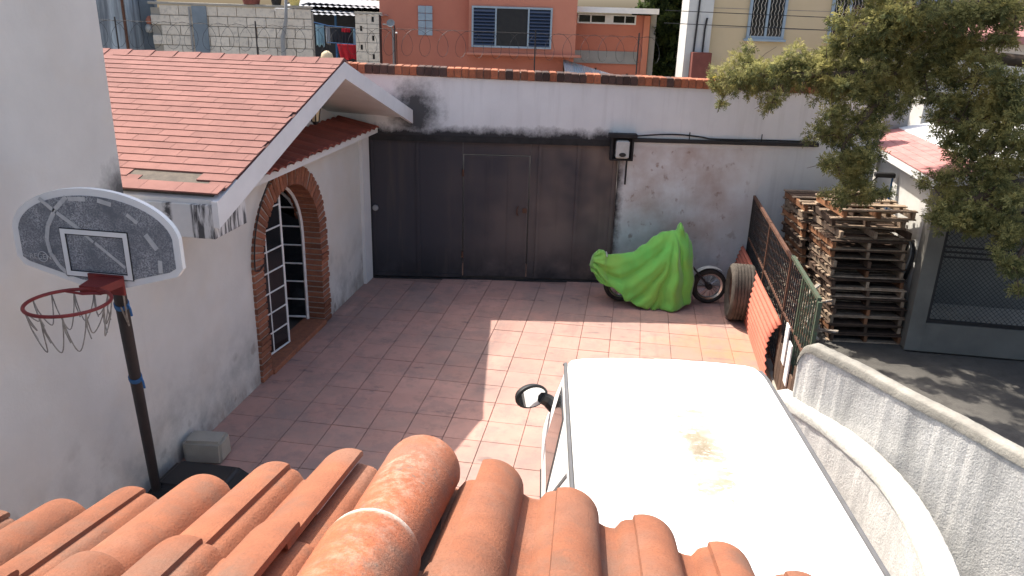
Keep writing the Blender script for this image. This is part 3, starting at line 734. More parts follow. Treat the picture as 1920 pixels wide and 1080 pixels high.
me = bpy.data.meshes.new('concrete_block'); bm.to_mesh(me); bm.free(); me.materials.append(MAT['concrete'])
o = bpy.data.objects.new('concrete_block', me); link(o); o.location = (-3.93, 6.15, .122); o.rotation_euler = (0, 0, R(8)); tag(o, 'rough grey concrete block on the floor beside the hoop base', 'block')

# ================================================================== MOTORCYCLE UNDER A GREEN SHEET
bike = street('motorcycle', 4.7, -.83, 'motorcycle parked against the wall with only its wheels showing', 'motorcycle')
BV = -.83
def wheel(u, z=.285):
    T = Matrix.Translation((u, BV, z)) @ Matrix.Rotation(R(90), 4, 'X')
    t = MB().lathe([(.215, -.04), (.255, -.05), (.28, -.03), (.285, 0), (.28, .03), (.255, .05), (.215, .04), (.215, -.04)], 36, T).obj('wheel', 'rubber', bike, True, 50)
    MB().lathe([(.185, -.025), (.216, -.035), (.216, .035), (.185, .025), (.185, -.025)], 36, T).obj('rim', 'chrome', t, True, 40)
    MB().lathe([(0, -.06), (.05, -.06), (.055, 0), (.05, .06), (0, .06)], 16, T).obj('hub', 'dark_metal', t)
    m = MB()
    for k in range(18):
        a = 2*math.pi*k/18; s_ = .03*(-1)**k
        m.tube([T @ Vector((.05*math.cos(a+.4), .05*math.sin(a+.4), s_)), T @ Vector((.19*math.cos(a), .19*math.sin(a), 0))], .003, 4)
    m.obj('spokes', 'chrome', t)
wheel(4.02); wheel(5.40)
MB().grid([[(5.40+.315*math.cos(a), BV+d, .285+.315*math.sin(a)) for a in [R(55+8*k) for k in range(11)]] for d in (-.06, 0, .06)]).obj('mudguard', 'grey_plastic', bike)
for d in (-.075, .075): MB().tube([(5.4, BV+d, .285), (5.09, BV+d, .62)], .015, 8).obj('fork', 'dark_metal', bike)
bx('engine', (4.45, BV-.13, .16), (4.85, BV+.13, .5), 'dark_metal', bike, ch=.03)
bx('seat', (3.85, BV-.09, .52), (4.5, BV+.09, .6), 'black', bike, ch=.03)
MB().tube([(4.02, BV, .285), (4.3, BV, .4), (4.45, BV, .5), (5.0, BV, .68)], .03, 8).obj('frame', 'dark_metal', bike)
def interp(x, pts):
    if x <= pts[0][0]: return pts[0][1]
    for (a, p), (b, q) in zip(pts[:-1], pts[1:]):
        if x <= b:
            f = (x-a)/(b-a); f = f*f*(3-2*f); return p+(q-p)*f
    return pts[-1][1]
TOP = [(3.50, .60), (3.56, .78), (3.63, .84), (3.70, .83), (3.76, .76), (3.95, .78), (4.15, .81), (4.33, .94), (4.48, 1.08), (4.6, 1.15), (4.72, 1.17), (4.86, 1.18), (4.96, 1.14), (5.04, 1.02), (5.09, .84), (5.13, .5)]
HEM = [(3.50, .48), (3.62, .38), (3.8, .33), (3.95, .26), (4.08, .11), (4.25, .03), (4.9, .025), (5.02, .06), (5.13, .2)]
HEMB = [(3.50, .52), (4.2, .3), (5.0, .3), (5.09, .45)]
HW = [(3.50, .04), (3.58, .13), (3.7, .15), (3.76, .12), (4.2, .16), (4.55, .22), (4.75, .30), (4.9, .28), (5.06, .2), (5.13, .06)]
FL = [(3.50, .05), (3.7, .12), (4.0, .2), (4.4, .2), (4.8, .13), (5.0, .1), (5.09, .06)]
rows = []
NU, NW = 110, 90
for i in range(NU+1):
    u = 3.50+(5.13-3.50)*i/NU; row = []
    for j in range(NW+1):
        w_ = -1+2*j/NW; s_ = abs(w_)
        hem = interp(u, HEM) if w_ > 0 else interp(u, HEMB)
        t = interp(u, TOP); z = t-(t-hem)*s_**1.7
        y = interp(u, HW)*(1-(1-s_)**2.4)+interp(u, FL)*s_**2.2
        z += .105*math.exp(-((u-4.87)/.05)**4)*math.exp(-(w_/.2)**4)*(1+.25*math.sin((u-4.8)*40))
        fold = 0; du = 0
        th = math.atan2(u-4.74, 1.27-z); dist = math.hypot(u-4.74, 1.27-z)
        amp = .06*min(1, dist/.5)*min(1, s_*2.0)
        amp = .042*min(1, dist/.5)*min(1, s_*1.8)
        fs = math.sin(th*23+1.6*math.sin(th*5.1)+2.2*dist)
        fold = amp*(1.3*(abs(math.sin(th*6.5+.85*math.sin(th*4.3)+1.3*dist))*2-1.1)*(.65+.35*math.sin(th*3.7+1))+.42*math.sin(th*29+dist*7+1)*(.5+.5*math.sin(th*6.1+dist*3)))+.016*math.sin(th*6+1)+.007*math.sin(u*31+z*13)*math.sin(z*23-u*9)*min(1, s_*2)
        tt = min(1, max(0, (u-3.58)/1.2)); sag = (.74+.48*tt-z)/(4*tt*(1-tt)+.3)
        wl = 1-min(1, max(0, (u-4.42)/.33)); wl = wl*wl*(3-2*wl)
        fold = fold*(1-wl*.75)+wl*.034*min(1, s_*1.9)*((abs(math.sin(sag*9.5+.5*math.sin(u*6)))*2-1.1)+.3*math.sin(sag*41+u*5))
        th2 = math.atan2(u-3.72, .95-z)
        fold += .014*math.sin(th2*7+z*9)*math.exp(-((u-3.95)/.3)**2)*min(1, s_*2)
        # sag under gather
        z += .012*math.sin(u*17+s_*5)*s_+(.02*math.sin(th*11) if s_ > .9 else 0)*s_
        z = max(z, .012)
        sg = -1 if w_ > 0 else 1
        row.append((u+.02*math.sin(z*14+u*4)*s_, BV+sg*(y+fold), z))
    rows.append(row)
cov = street('motorcycle_cover', 4.4, -.83, 'bright green cloth draped over the parked motorcycle', 'cover')
me_ = MB().grid(rows).obj('cloth', 'cover', cov, True)
md = me_.modifiers.new('thickness', 'SOLIDIFY'); md.thickness = .004
MB().tube([(3.745, BV+.155*math.cos(a), .66+.14*math.sin(a)) for a in [math.pi*(-.25+k*.5/7) + math.pi*.5 - .0 for k in range(8)]], .008, 5).obj('tie_cord', 'grey_plastic', cov)

# ================================================================== TRUCK TYRE
ty = wthing('truck_tyre', (1.77, 11.28, 0), 'big dusty truck tyre standing by the red corrugated sheet', 'tyre')
T = Matrix.Translation((1.765, 11.28, .425)) @ Matrix.Rotation(R(90), 4, 'Y')
prof = [(.25, -.14), (.3, -.165), (.37, -.18), (.405, -.165), (.425, -.14)]
for k in range(6):
    a = -.13+k*.045
    prof += [(.425, a), (.425, a+.032), (.412, a+.034), (.412, a+.043)]
prof += [(.425, .14), (.405, .165), (.37, .18), (.3, .165), (.25, .14), (.25, -.14)]
MB().lathe(prof, 48, T).obj('tread', 'dusty_rubber', ty, True, 35)
MB().lathe([(.0, -.05), (.1, -.05), (.12, -.09), (.2, -.06), (.25, -.12), (.252, .12), (.2, .1), (.1, .02), (0, .02)], 32, T).obj('wheel_disc', 'rust_steel', ty, True, 40)

# ================================================================== FENCE, RED SHEET, SCRAP
fence = wthing('bar_fence', (2.0, 10.3, 0), 'rusty iron bar fence along the right side of the courtyard', 'fence')
bx('kerb', (1.93, 7.7, -.01), (2.07, 12.72, .09), 'concrete', fence, ch=.01)
for y, mt in ((12.68, 'dark_metal'), (10.95, 'rust_steel'), (9.3, 'rust_steel'), (8.55, 'green_steel'), (7.75, 'green_steel')):
    bx('post', (1.985, y-.02, .09), (2.025, y+.02, 1.6), mt, fence)
bx('top_rail', (1.983, 9.322, 1.56), (2.023, 12.658, 1.6), 'rust_steel', fence)
bx('top_rail', (1.983, 7.772, 1.60), (2.023, 9.278, 1.635), 'green_steel', fence)
bx('middle_rail', (1.99, 7.772, .88), (2.02, 12.658, .91), 'rust_steel', fence)
bx('bottom_rail', (1.99, 7.772, .14), (2.02, 12.658, .17), 'rust_steel', fence)
b1 = MB().box((-.007, -.007, .17), (.007, .007, 1.56)).mesh('bar', 'dark_metal'); b2 = MB().box((-.007, -.007, .17), (.007, .007, 1.6)).mesh('bar', 'green_steel')
y = 7.86
while y < 12.6:
    inst('bar', b2 if y < 8.5 else b1, fence, (2.004, y, 0)); y += .105
m = MB(); y = 8.4
for k in range(40):
    y = 7.8+k*.12
    if y > 12.2: break
    m.tube([(2.012, y, .95), (2.012, min(y+.6, 12.65), 1.55)], .0035, 4); m.tube([(2.012, y, 1.55), (2.012, min(y+.6, 12.65), .95)], .0035, 4)
m.obj('wire_mesh', 'rust_steel', fence)
sheet = MB(); rows = []; NZ = 90
for i in range(NZ+1):
    z = .03+.86*i/NZ; t = i/NZ
    x = 1.86+.07*t+.012*math.cos(2*math.pi*z/.078)-.05*math.sin(math.pi*t)
    yn = 8.93+.26*math.sin(math.pi*min(1, (1-t)*1.1))
    row = [(x, yn+(12.72-yn)*q/12, z-(.12*(q/12) if True else 0)*t) for q in range(13)]
    rows.append(row)
MAT['red_sheet'] = M('red_sheet_paint', (.47, .145, .095), (.40, .12, .08), 2.2, .75, .1, 40, c3=(.33, .12, .085))
o = sheet.grid(rows).obj('corrugated_sheet', 'red_sheet', None, True); md = o.modifiers.new('thickness', 'SOLIDIFY'); md.thickness = .004
tag(o, 'red corrugated sheet leaning along the foot of the fence', 'sheet metal')
for (y0, y1, z0, z1, dx) in ((8.56, 8.72, .5, .98, 0), (8.3, 8.46, .36, .86, .0)):
    o = MB().box((1.93, y0, z0), (1.945, y1, z1)).obj('white_board', 'white_paint', None)
    tag(o, 'taller white board tied to the fence near the stucco wall' if z1 > .95 else 'shorter white board tied to the fence next to the stucco wall', 'board')
for k in range(8):
    y0 = 7.82+k*.165
    o = MB().box((1.955, y0, .09), (1.975, y0+.15, .62+.1*math.sin(k*2.1)), ch=.004).obj('shade_board', 'wood_dark', fence)  # dark brown boards added to stand for the shade at the fence foot
heap = MB()
for k in range(200):
    c = Vector((rnd.uniform(2.12, 2.55), rnd.uniform(9.7, 11.6), 0)); c.z = rnd.uniform(.03, .85)*(1-abs(c.x-2.4)*1.1)
    T = Matrix.Translation(c) @ Matrix.Rotation(rnd.uniform(0, 6.3), 4, 'Z') @ Matrix.Rotation(rnd.uniform(-.9, .9), 4, 'X')
    if rnd.random() < .6: heap.box((-.03, -rnd.uniform(.12, .35), -.012), (.03, rnd.uniform(.12, .35), .012), T)
    else: heap.box((-.07, -.1, -.05), (.07, .1, .05), T, ch=.012)
MAT['scrap'] = M('scrap_wood', (.33, .27, .2), (.13, .1, .08), 5, .95, .5, 40, .008, c3=(.45, .45, .43))
heap.obj('scrap_heap', 'scrap', None, kind='stuff', label='heap of grey wood scraps and rubble behind the bar fence', cat='scrap heap')

# ================================================================== PALLETS
def pallet_meshes():
    d = {}
    d['deck'] = [MB().box((-.52, -.045-.004*k, 0), (.52, .045+.004*k, .02), ch=.003).mesh('deck_board', 'wood' if k < 2 else 'wood_dark') for k in range(3)]
    d['str'] = [MB().box((-.022, -.49, 0), (.022, .49, .092), ch=.004).mesh('stringer', k) for k in ('wood', 'wood_dark', 'wood_red')]
    return d
PM = pallet_meshes(); ORD = ['bottom', 'second', 'third', 'fourth', 'fifth', 'sixth', 'seventh', 'eighth', 'ninth', 'tenth', 'eleventh', 'twelfth', 'thirteenth', 'fourteenth', 'fifteenth']
def pallet(x, y, z, rz, label, group, old=.3, drop=0):
    p = empty('wooden_pallet', (x, y, z), rz, label=label, cat='pallet', group=group)
    for q in (-.47, 0, .47): inst('stringer', PM['str'][2 if rnd.random() < .4 else rnd.randrange(2)], p, (q, 0, .021))
    for q in (-.43, 0, .43): inst('bottom_board', PM['deck'][rnd.randrange(3)], p, (0, q, 0))
    for i, q in enumerate((-.445, -.29, -.145, 0, .145, .29, .445)):
        if rnd.random() < drop: continue
        inst('deck_board', PM['deck'][2 if rnd.random() < old else rnd.randrange(2)], p, (rnd.uniform(-.008, .008), q, .1135), (0, 0, rnd.uniform(-.012, .012)))
PH = .1345
for k in range(11):
    t = k/10
    pallet(3.42-.2*t+rnd.uniform(-.02, .02), 11.2+rnd.uniform(-.02, .02)+(.04 if k > 6 else 0), k*PH, .13+rnd.uniform(-.04, .04), f'{ORD[k]} pallet of the front stack, counted from the ground' if k else 'bottom pallet of the front stack on the ground', 'pallets in the front stack', .7, .06)
zz = 11*PH
for k in range(3):
    pallet(3.24+rnd.uniform(-.03, .05)+.02*k, 11.33+rnd.uniform(-.03, .06)+.03*k, zz, .13+rnd.uniform(-.06, .06), f'{["lowest", "middle", "topmost"][k]} of the three loose pallets on top of the front stack', 'loose pallets on top of the front stack', .3, .25); zz += PH
for k in range(13):
    pallet(3.24-.022*k+rnd.uniform(-.025, .025), 12.2+rnd.uniform(-.02, .02), k*PH, .13+rnd.uniform(-.03, .03), f'{ORD[k]} pallet up of the rear stack against the wall' if k else 'bottom pallet of the rear stack against the wall', 'pallets in the rear stack', .3, .1)
o = MB().box((-.16, -.12, 0), (.16, .12, .16), ch=.01).obj('wooden_crate_end', 'wood', None); o.location = (3.05, 11.36, zz+.0); o.rotation_euler = (0, 0, .2); tag(o, 'pale wooden block lying on top of the pallet stack', 'wood block')

# ================================================================== CURVED STUCCO WALLS
MAT['stucco_white'] = M('stucco_cap_white', (.55, .54, .5), (.44, .43, .39), 5, .95, .6, 45, .012, c3=(.3, .29, .25))
def curved_wall(name, pts, z, wd, label, round_end=True, capm='stucco_cap'):
    th = wthing(name, (pts[0][0], pts[0][1], 0), label, 'wall')
    # smooth path
    P = [Vector((x, y, 0)) for x, y in pts]; path = []
    for i in range(len(P)-1):
        p0, p1, p2, p3 = P[max(i-1, 0)], P[i], P[i+1], P[min(i+2, len(P)-1)]
        for k in range(8):
            t = k/8
            path.append(.5*((2*p1)+(p2-p0)*t+(2*p0-5*p1+4*p2-p3)*t*t+(3*p1-p0-3*p2+p3)*t**3))
    path.append(P[-1])
    rb, rc = [], []
    for i, p in enumerate(path):
        t = (path[min(i+1, len(path)-1)]-path[max(i-1, 0)]).normalized(); n = Vector((t.y, -t.x, 0))
        dz = -.16*max(0, 1-i/5)**2 if round_end else 0
        h = wd/2; zt = z+dz
        jit = lambda: rnd.uniform(-.004, .004)
        rb.append([p+n*(h-.012)+Vector((0, 0, -.02)), p+n*(h-.012+jit())+Vector((0, 0, zt-.07)), p-n*(h-.012+jit())+Vector((0, 0, zt-.07)), p-n*(h-.012)+Vector((0, 0, -.02))])
        rc.append([p+n*(h-.0)+Vector((0, 0, zt-.075)), p+n*(h+.002+jit())+Vector((0, 0, zt-.014)), p+n*(h-.011)+Vector((0, 0, zt-.001+jit())), p+Vector((0, 0, zt+.001+jit())), p-n*(h-.011)+Vector((0, 0, zt-.001+jit())), p-n*(h+.002+jit())+Vector((0, 0, zt-.014)), p-n*h+Vector((0, 0, zt-.075))])
    m = MB().grid(rb); n_ = 4; L_ = len(rb); m.f += [(0, 1, 2, 3), tuple((L_-1)*4+k for k in range(4))]; m.obj('wall', 'stucco', th)
    m = MB().grid(rc); m.f += [tuple(range(7)), tuple((L_-1)*7+k for k in range(7))]; m.obj('cap', capm, th, True, 60)
    return th
curved_wall('stucco_wall', [(1.585, 6.38), (1.72, 6.18), (1.90, 5.94), (2.16, 5.52), (2.40, 5.15), (2.64, 4.74), (3.0, 4.1), (3.4, 3.3)], 1.74, .11, 'tall straight grey stucco wall with a rounded cap on the right')
curved_wall('curved_stucco_wall', [(1.47, 6.46), (1.60, 6.24), (1.80, 5.9), (1.98, 5.45), (2.07, 5.02), (2.085, 4.6), (2.05, 4.13), (1.95, 3.5)], 1.2, .185, 'lower curving stucco wall with a wide bright cap beside the van', False, 'stucco_white')
CL = [(1.03, 10.20, 3.46, 0.10), (1.04, 10.20, 3.26, 0.06), (1.16, 10.20, 3.62, 0.17), (1.39, 10.20, 3.76, 0.20), (1.45, 10.10, 3.52, 0.15), (1.66, 10.00, 3.66, 0.20), (1.64, 10.00, 3.34, 0.13), (1.89, 10.00, 3.79, 0.20), (1.96, 9.90, 3.59, 0.15), (2.16, 9.90, 3.84, 0.20), (2.35, 9.80, 4.03, 0.18), (2.42, 9.80, 3.76, 0.20), (2.19, 9.80, 4.25, 0.08), (2.49, 9.70, 4.26, 0.22), (2.51, 9.60, 4.43, 0.20), (2.78, 9.50, 4.33, 0.24), (3.01, 9.40, 4.42, 0.24), (3.11, 9.40, 4.15, 0.22), (3.27, 9.20, 4.35, 0.25), (3.49, 9.00, 4.43, 0.24), (3.68, 8.90, 4.39, 0.20), (3.65, 8.90, 4.18, 0.12), (3.43, 9.20, 4.09, 0.20), (2.62, 9.70, 3.98, 0.20), (2.88, 9.60, 4.00, 0.22), (3.10, 9.50, 3.84, 0.20), (3.34, 9.40, 3.85, 0.18), (2.26, 9.80, 3.51, 0.18), (2.53, 9.70, 3.54, 0.20), (2.78, 9.60, 3.62, 0.22), (3.04, 9.50, 3.58, 0.18), (3.56, 9.10, 3.80, 0.16), (3.73, 9.00, 3.60, 0.13), (2.28, 9.70, 3.25, 0.16), (2.23, 9.70, 3.00, 0.14), (2.44, 9.70, 3.01, 0.18), (2.60, 9.70, 3.27, 0.16), (2.75, 9.60, 3.10, 0.15), (2.52, 9.60, 2.75, 0.18), (2.35, 9.60, 2.68, 0.12), (2.68, 9.60, 2.82, 0.16), (2.62, 9.60, 2.47, 0.12), (2.54, 9.60, 2.27, 0.10), (2.77, 9.60, 2.32, 0.10), (2.82, 9.60, 3.38, 0.15), (3.32, 9.30, 3.52, 0.12), (3.31, 9.30, 3.29, 0.13), (3.49, 9.30, 3.47, 0.17), (3.63, 9.10, 3.47, 0.18), (3.77, 8.90, 3.66, 0.20), (3.88, 8.80, 3.46, 0.20), (3.75, 9.00, 3.27, 0.20), (3.56, 9.20, 3.26, 0.18), (3.46, 9.30, 3.10, 0.12), (3.93, 8.80, 3.14, 0.20), (3.73, 9.10, 3.05, 0.16), (3.57, 9.20, 2.94, 0.15), (3.56, 9.20, 2.73, 0.13), (3.78, 9.00, 2.87, 0.16), (3.94, 8.80, 2.86, 0.18), (3.83, 9.00, 2.67, 0.14), (4.03, 8.80, 2.61, 0.18), (3.58, 9.10, 2.45, 0.20), (3.77, 9.00, 2.43, 0.20), (3.95, 8.90, 2.41, 0.17), (3.47, 9.20, 2.21, 0.10), (3.58, 9.10, 2.21, 0.14), (3.82, 9.00, 2.19, 0.12), (4.10, 8.80, 2.29, 0.15), (3.47, 9.20, 2.61, 0.10), (4.14, 8.60, 1.88, 0.15), (3.98, 8.60, 1.99, 0.09), (4.22, 8.60, 1.64, 0.08), (2.81, 9.50, 4.19, 0.18), (2.86, 9.60, 3.79, 0.16), (3.17, 9.40, 3.59, 0.12), (2.91, 9.40, 2.43, 0.08), (3.28, 9.30, 2.60, 0.07)]

# ================================================================== VAN
van = empty('white_van', (.816, 1.418, 0), R(6.9), label='white van with grey drip rails parked in the courtyard', cat='van')
PZ = [(.80, .26), (.835, .5), (.845, .75), (.845, .98), (.825, 1.13), (.775, 1.45), (.735, 1.72), (.722, 1.84), (.70, 1.885), (.62, 1.915), (.40, 1.945), (.2, 1.955), (.14, 1.955), (.128, 1.947), (.0, 1.948)]
FZ = [(.26, 4.55), (.5, 4.66), (.75, 4.68), (.98, 4.6), (1.13, 4.5), (1.45, 4.25), (1.72, 4.02), (1.84, 3.93), (1.885, 3.88), (1.915, 3.85), (1.96, 3.80)]
RZ = [(.26, .06), (.5, .0), (.98, .0), (1.13, .02), (1.72, .12), (1.885, .2), (1.96, .3)]
def lin(x, pts):
    if x <= pts[0][0]: return pts[0][1]
    for (a, p), (b, q) in zip(pts[:-1], pts[1:]):
        if x <= b: return p+(q-p)*(x-a)/(b-a)
    return pts[-1][1]
full = [(-x, z) for x, z in PZ]+[(x, z) for x, z in reversed(PZ[:-1])]
rows = []
for i in range(41):
    t = i/40; row = []
    for x, z in full:
        y = lin(z, RZ)+(lin(z, FZ)-lin(z, RZ))*t
        e = max(0, (t-.95)/.05)**2*.05+max(0, (.04-t)/.04)**2*.05
        rec = 0
        if abs(x) < .13 and not (.3 < t < .83): rec = .008
        if abs(x) <= .2: x += .045
        row.append((x*(1-e), y, z+rec))
    rows.append(row)
m = MB().grid(rows); n_ = len(full)
for base in (0, 40*n_):
    for k in range(len(PZ)-1): m.f.append((base+k, base+k+1, base+n_-2-k, base+n_-1-k))
body = m.obj('body', 'van', van, True, 32)
def side_x(z): return lin(z, [(b, a) for a, b in PZ])
def side_panel(name, sd, ys, mat, off=.004, par=None):
    """ys: list of (y,z) polygon on the van side"""
    vs = [(sd*(side_x(z)+off), y, z) for y, z in ys]; vs2 = [(sd*(side_x(z)-.01), y, z) for y, z in ys]; n = len(ys)
    return MB().add(vs+vs2, [tuple(range(n)), tuple(range(2*n-1, n-1, -1))]+[(i, (i+1) % n, n+(i+1) % n, n+i) for i in range(n)]).obj(name, mat, par or van)
MAT['seal'] = M('grey_rubber_seal', (.12, .12, .125), (.09, .09, .09), 8, .7, .1)
for sd in (-1, 1):
    for (y0, y1, sl_) in ((3.3, 4.0, .27),):
        A = [(y0-.03, 1.11), (y0+.2, 1.125), (y1+.03, 1.11), (y1+.03-sl_*.5, 1.45), (y1-sl_*.98+.03, 1.74), (y0-.03, 1.74)]
        B = [(y0, 1.14), (y0+.2, 1.15), (y1, 1.14), (y1-sl_*.5, 1.45), (y1-sl_, 1.71), (y0, 1.71)]
        fr = side_panel('window', sd, A, 'seal', .003); side_panel('pane', sd, B, 'glass', .007, fr)
    for yy in (2.94, 1.68, 4.02): side_panel('door_seam', sd, [(yy, .35), (yy+.008, .35), (yy+.008, 1.08), (yy, 1.08)], 'seal', .0015)
    side_panel('side_moulding', sd, [(.3, .68), (4.2, .68), (4.2, .74), (.3, .74)], 'black', .012)
    m = MB().tube([(sd*.722, lin(1.87, RZ)+.02, 1.878), (sd*.722, 1.0, 1.878), (sd*.722, 3.0, 1.878), (sd*.718, 3.7, 1.876), (sd*.712, 3.86, 1.862), (sd*.715, 3.98, 1.80)], .014, 6); m.obj('drip_rail', 'seal', van)
    for yy in (2.99, 1.74): MB().box((sd*.847-.012, yy, .92), (sd*.847+.012, yy+.12, .955), ch=.005).obj('door_handle', 'black', van)
    side_panel('door_edge', sd, [(3.22, 1.1), (3.25, 1.1), (2.62, 1.74), (2.58, 1.74)], 'seal', .003)
    # mirror (the right one is folded flat out of sight)
    if sd > 0: continue
    cx, cy, cz = sd*.955, 4.16, 1.43
    mir = MB().lathe([(0, -.045), (.05, -.043), (.088, -.03), (.1, 0), (.1, .012), (.092, .016), (0, .016)], 24, Matrix.Translation((cx, cy, cz)) @ Matrix.Rotation(R(-27*sd), 4, 'Z') @ Matrix.Rotation(R(90), 4, 'X') @ Matrix.Diagonal((1.4, 1.0, 1.3, 1))).obj('mirror', 'black', van, True, 40)
    MB().lathe([(0, 0), (.082, 0), (.082, .004), (0, .004)], 24, Matrix.Translation((cx, cy, cz)) @ Matrix.Rotation(R(-27*sd), 4, 'Z') @ Matrix.Translation((0, -.022, 0)) @ Matrix.Rotation(R(90), 4, 'X') @ Matrix.Diagonal((1.42, 1.02, 1, 1))).obj('mirror_glass', 'mirror_glass', mir)
    MB().tube([(sd*.87, cy+.02, cz-.02), (sd*.82, cy+.03, cz-.05), (sd*.765, cy+.0, cz-.09)], [.05, .055, .06], 8).obj('mirror_arm', 'black', mir)
for (yy) in (.85, 3.75):
    for sd in (-1, 1):
        T = Matrix.Translation((sd*.72, yy, .33)) @ Matrix.Rotation(R(90), 4, 'Y')
        t = MB().lathe([(.2, -.1), (.3, -.1), (.33, -.07), (.33, .07), (.3, .1), (.2, .1), (.2, -.1)], 28, T).obj('wheel', 'rubber', van, True, 40)
        MB().lathe([(0, -.06), (.2, -.09), (.205, .09), (0, .06)], 20, T).obj('rim', 'chrome', t)
for xx in (-.088, .178): bx('roof_seam', (xx, 1.6, 1.953), (xx+.004, 3.1, 1.9575), 'zinc', van)
ws = [(-.66, 1.17), (.66, 1.17), (.6, 1.78), (-.6, 1.78)]
MB().add([(x, lin(z, FZ)+.012, z) for x, z in ws]+[(x, lin(z, FZ)-.02, z) for x, z in ws], [(0, 1, 2, 3), (7, 6, 5, 4), (0, 1, 5, 4), (1, 2, 6, 5), (2, 3, 7, 6), (3, 0, 4, 7)]).obj('windscreen', 'glass', van)
MB().add([(x, lin(z, RZ)-.012, z) for x, z in ws]+[(x, lin(z, RZ)+.02, z) for x, z in ws], [(0, 1, 2, 3), (7, 6, 5, 4), (0, 1, 5, 4), (1, 2, 6, 5), (2, 3, 7, 6), (3, 0, 4, 7)]).obj('rear_window', 'glass', van)
bx('front_bumper', (-.82, 4.6, .28), (.82, 4.74, .48), 'black', van, ch=.03); bx('rear_bumper', (-.82, -.08, .28), (.82, .02, .48), 'black', van, ch=.03)
for sd in (-1, 1):
    bx('headlight', (sd*.62-.14, 4.62, .66), (sd*.62+.14, 4.7, .82), 'glass', van, ch=.02)
    for xx in (.33, .52): bx('roof_rib', (sd*xx-.012, .5, lin(xx, [(.2, 1.955), (.4, 1.945), (.62, 1.915)])-.004), (sd*xx+.012, 3.4, lin(xx, [(.2, 1.955), (.4, 1.945), (.62, 1.915)])+.006), 'van', van, ch=.004)

# ================================================================== SIDE BUILDING ON THE RIGHT
sb = wthing('side_building', (4.0, 10.65, 0), 'white side building with pink shingle roof behind the pallets', 'building')
MAT['lit_wall'] = M('whitewashed_wall', (.62, .61, .57), (.5, .49, .46), 2.2, .95, .4, 40, .008)
bx('side_wall', (3.96, 10.87, 0), (4.12, 13.6, 2.3), 'lit_wall', sb)
bx('corner_pillar', (3.955, 10.6, 0), (4.16, 10.868, 2.3), 'front_render', sb, ch=.01)
bx('front_plinth', (4.162, 10.62, 0), (9.5, 10.8, .42), 'front_render', sb)
bx('front_lintel', (4.162, 10.62, 2.05), (9.5, 10.8, 2.3), 'front_render', sb)
bx('back_wall', (4.122, 12.6, 0), (9.5, 12.75, 2.3), 'front_render', sb)
bx('inner_floor', (4.162, 10.802, 0), (9.5, 12.6, .05), 'concrete', sb)
# roof: low slope rising to the right
rf = MB().prism([(3.78, 2.44), (6.6, 3.0), (6.6, 2.9), (3.78, 2.33)], 4.0, Matrix(((1, 0, 0, 0), (0, 0, 1, 10.3), (0, 1, 0, 0), (0, 0, 0, 1)))).obj('roof', 'white_paint', sb)
psm = MB().add([(0, 0, 0), (.16, 0, .032), (.16, .32, .032), (0, .32, 0), (0, 0, .012), (.16, 0, .038), (.16, .32, .038), (0, .32, .012)], [(3, 2, 1, 0), (4, 5, 6, 7), (0, 1, 5, 4), (1, 2, 6, 5), (2, 3, 7, 6), (3, 0, 4, 7)]).mesh('shingle', 'pink_shingle')
for k in range(5):
    for j in range(12):
        inst('shingle', psm, rf, (3.775+k*.135, 10.3+(.16 if k % 2 else 0)+j*.326, 2.442+k*.0268+.004), (0, rnd.uniform(-.006, .006), 0))
bx('ridge_strip', (0, 0, 0), (.01, .01, .01), 'white_paint', rf); bpy.data.objects.remove(bpy.data.objects['ridge_strip'])
MB().prism([(4.46, 2.6), (6.6, 3.022), (6.6, 3.005), (4.46, 2.576)], 3.98, Matrix(((1, 0, 0, 0), (0, 0, 1, 10.31), (0, 1, 0, 0), (0, 0, 0, 1)))).obj('upper_sheet', 'white_paint', rf)
cl_ = wthing('chain_link_gate', (5.4, 10.58, .42), 'chain link gate in a black frame on the right', 'gate')
m = MB(); m.box((4.17, 10.64, .425), (4.21, 10.68, 2.04)).box((6.6, 10.64, .425), (6.64, 10.68, 2.04)).box((4.211, 10.64, .425), (6.599, 10.68, .47)).box((4.211, 10.64, 2.0), (6.599, 10.68, 2.04)); m.obj('frame', 'dark_metal', cl_)
for z in (1.36, 1.43, 1.50): bx('cross_bar', (4.212, 10.63, z), (6.598, 10.66, z+.022), 'dark_metal', cl_)
m = MB(); sp = .065
for k in range(-26, 38):
    for sg in (1, -1):
        x0 = 4.21+k*sp; a, b = (x0, .47), (x0+1.53, 2.0)
        if sg < 0: a, b = (x0, 2.0), (x0+1.53, .47)
        t0, t1 = max(0, (4.21-a[0])/1.53), min(1, (6.6-a[0])/1.53)
        if t1-t0 < .03: continue
        q = lambda t: (a[0]+1.53*t, 10.66, a[1]+(b[1]-a[1])*t)
        m.tube([q(t0), q(t1)], .0032, 4, caps=False)
m.obj('wire_mesh', 'dark_metal', cl_)
ho = wthing('hose_coil', (3.93, 10.95, 1.0), 'grey hose coil hanging on the white wall beside the pallets', 'hose')
for k, (rr, dx, dz) in enumerate(((.27, 0, 0), (.255, -.03, .012), (.28, .025, -.015))):
    MB().tube([(3.90+dx*.6+.012*math.sin(3*t), 11.05+.6*rr*math.cos(t), 1.2+dz+rr*math.sin(t)) for t in [2*math.pi*q/28 for q in range(28)]], .016, 6, True).obj('loop', 'grey_render' if k == 1 else 'black', ho, True)
MB().tube([(3.97, 11.05, 1.45), (3.86, 11.05, 1.46)], .01, 6).obj('hook', 'dark_metal', ho)
fl = wthing('floodlight', (3.9, 12.2, 0), 'black floodlight bar on a thin post above the pallets', 'floodlight')
MB().tube([(3.88, 12.22, 0), (3.88, 12.22, 2.12)], .014, 8).obj('post', 'blue_strap', fl)
MB().box((3.62, 12.16, 2.1), (3.9, 12.26, 2.17), ch=.01).obj('lamp_head', 'black', fl)
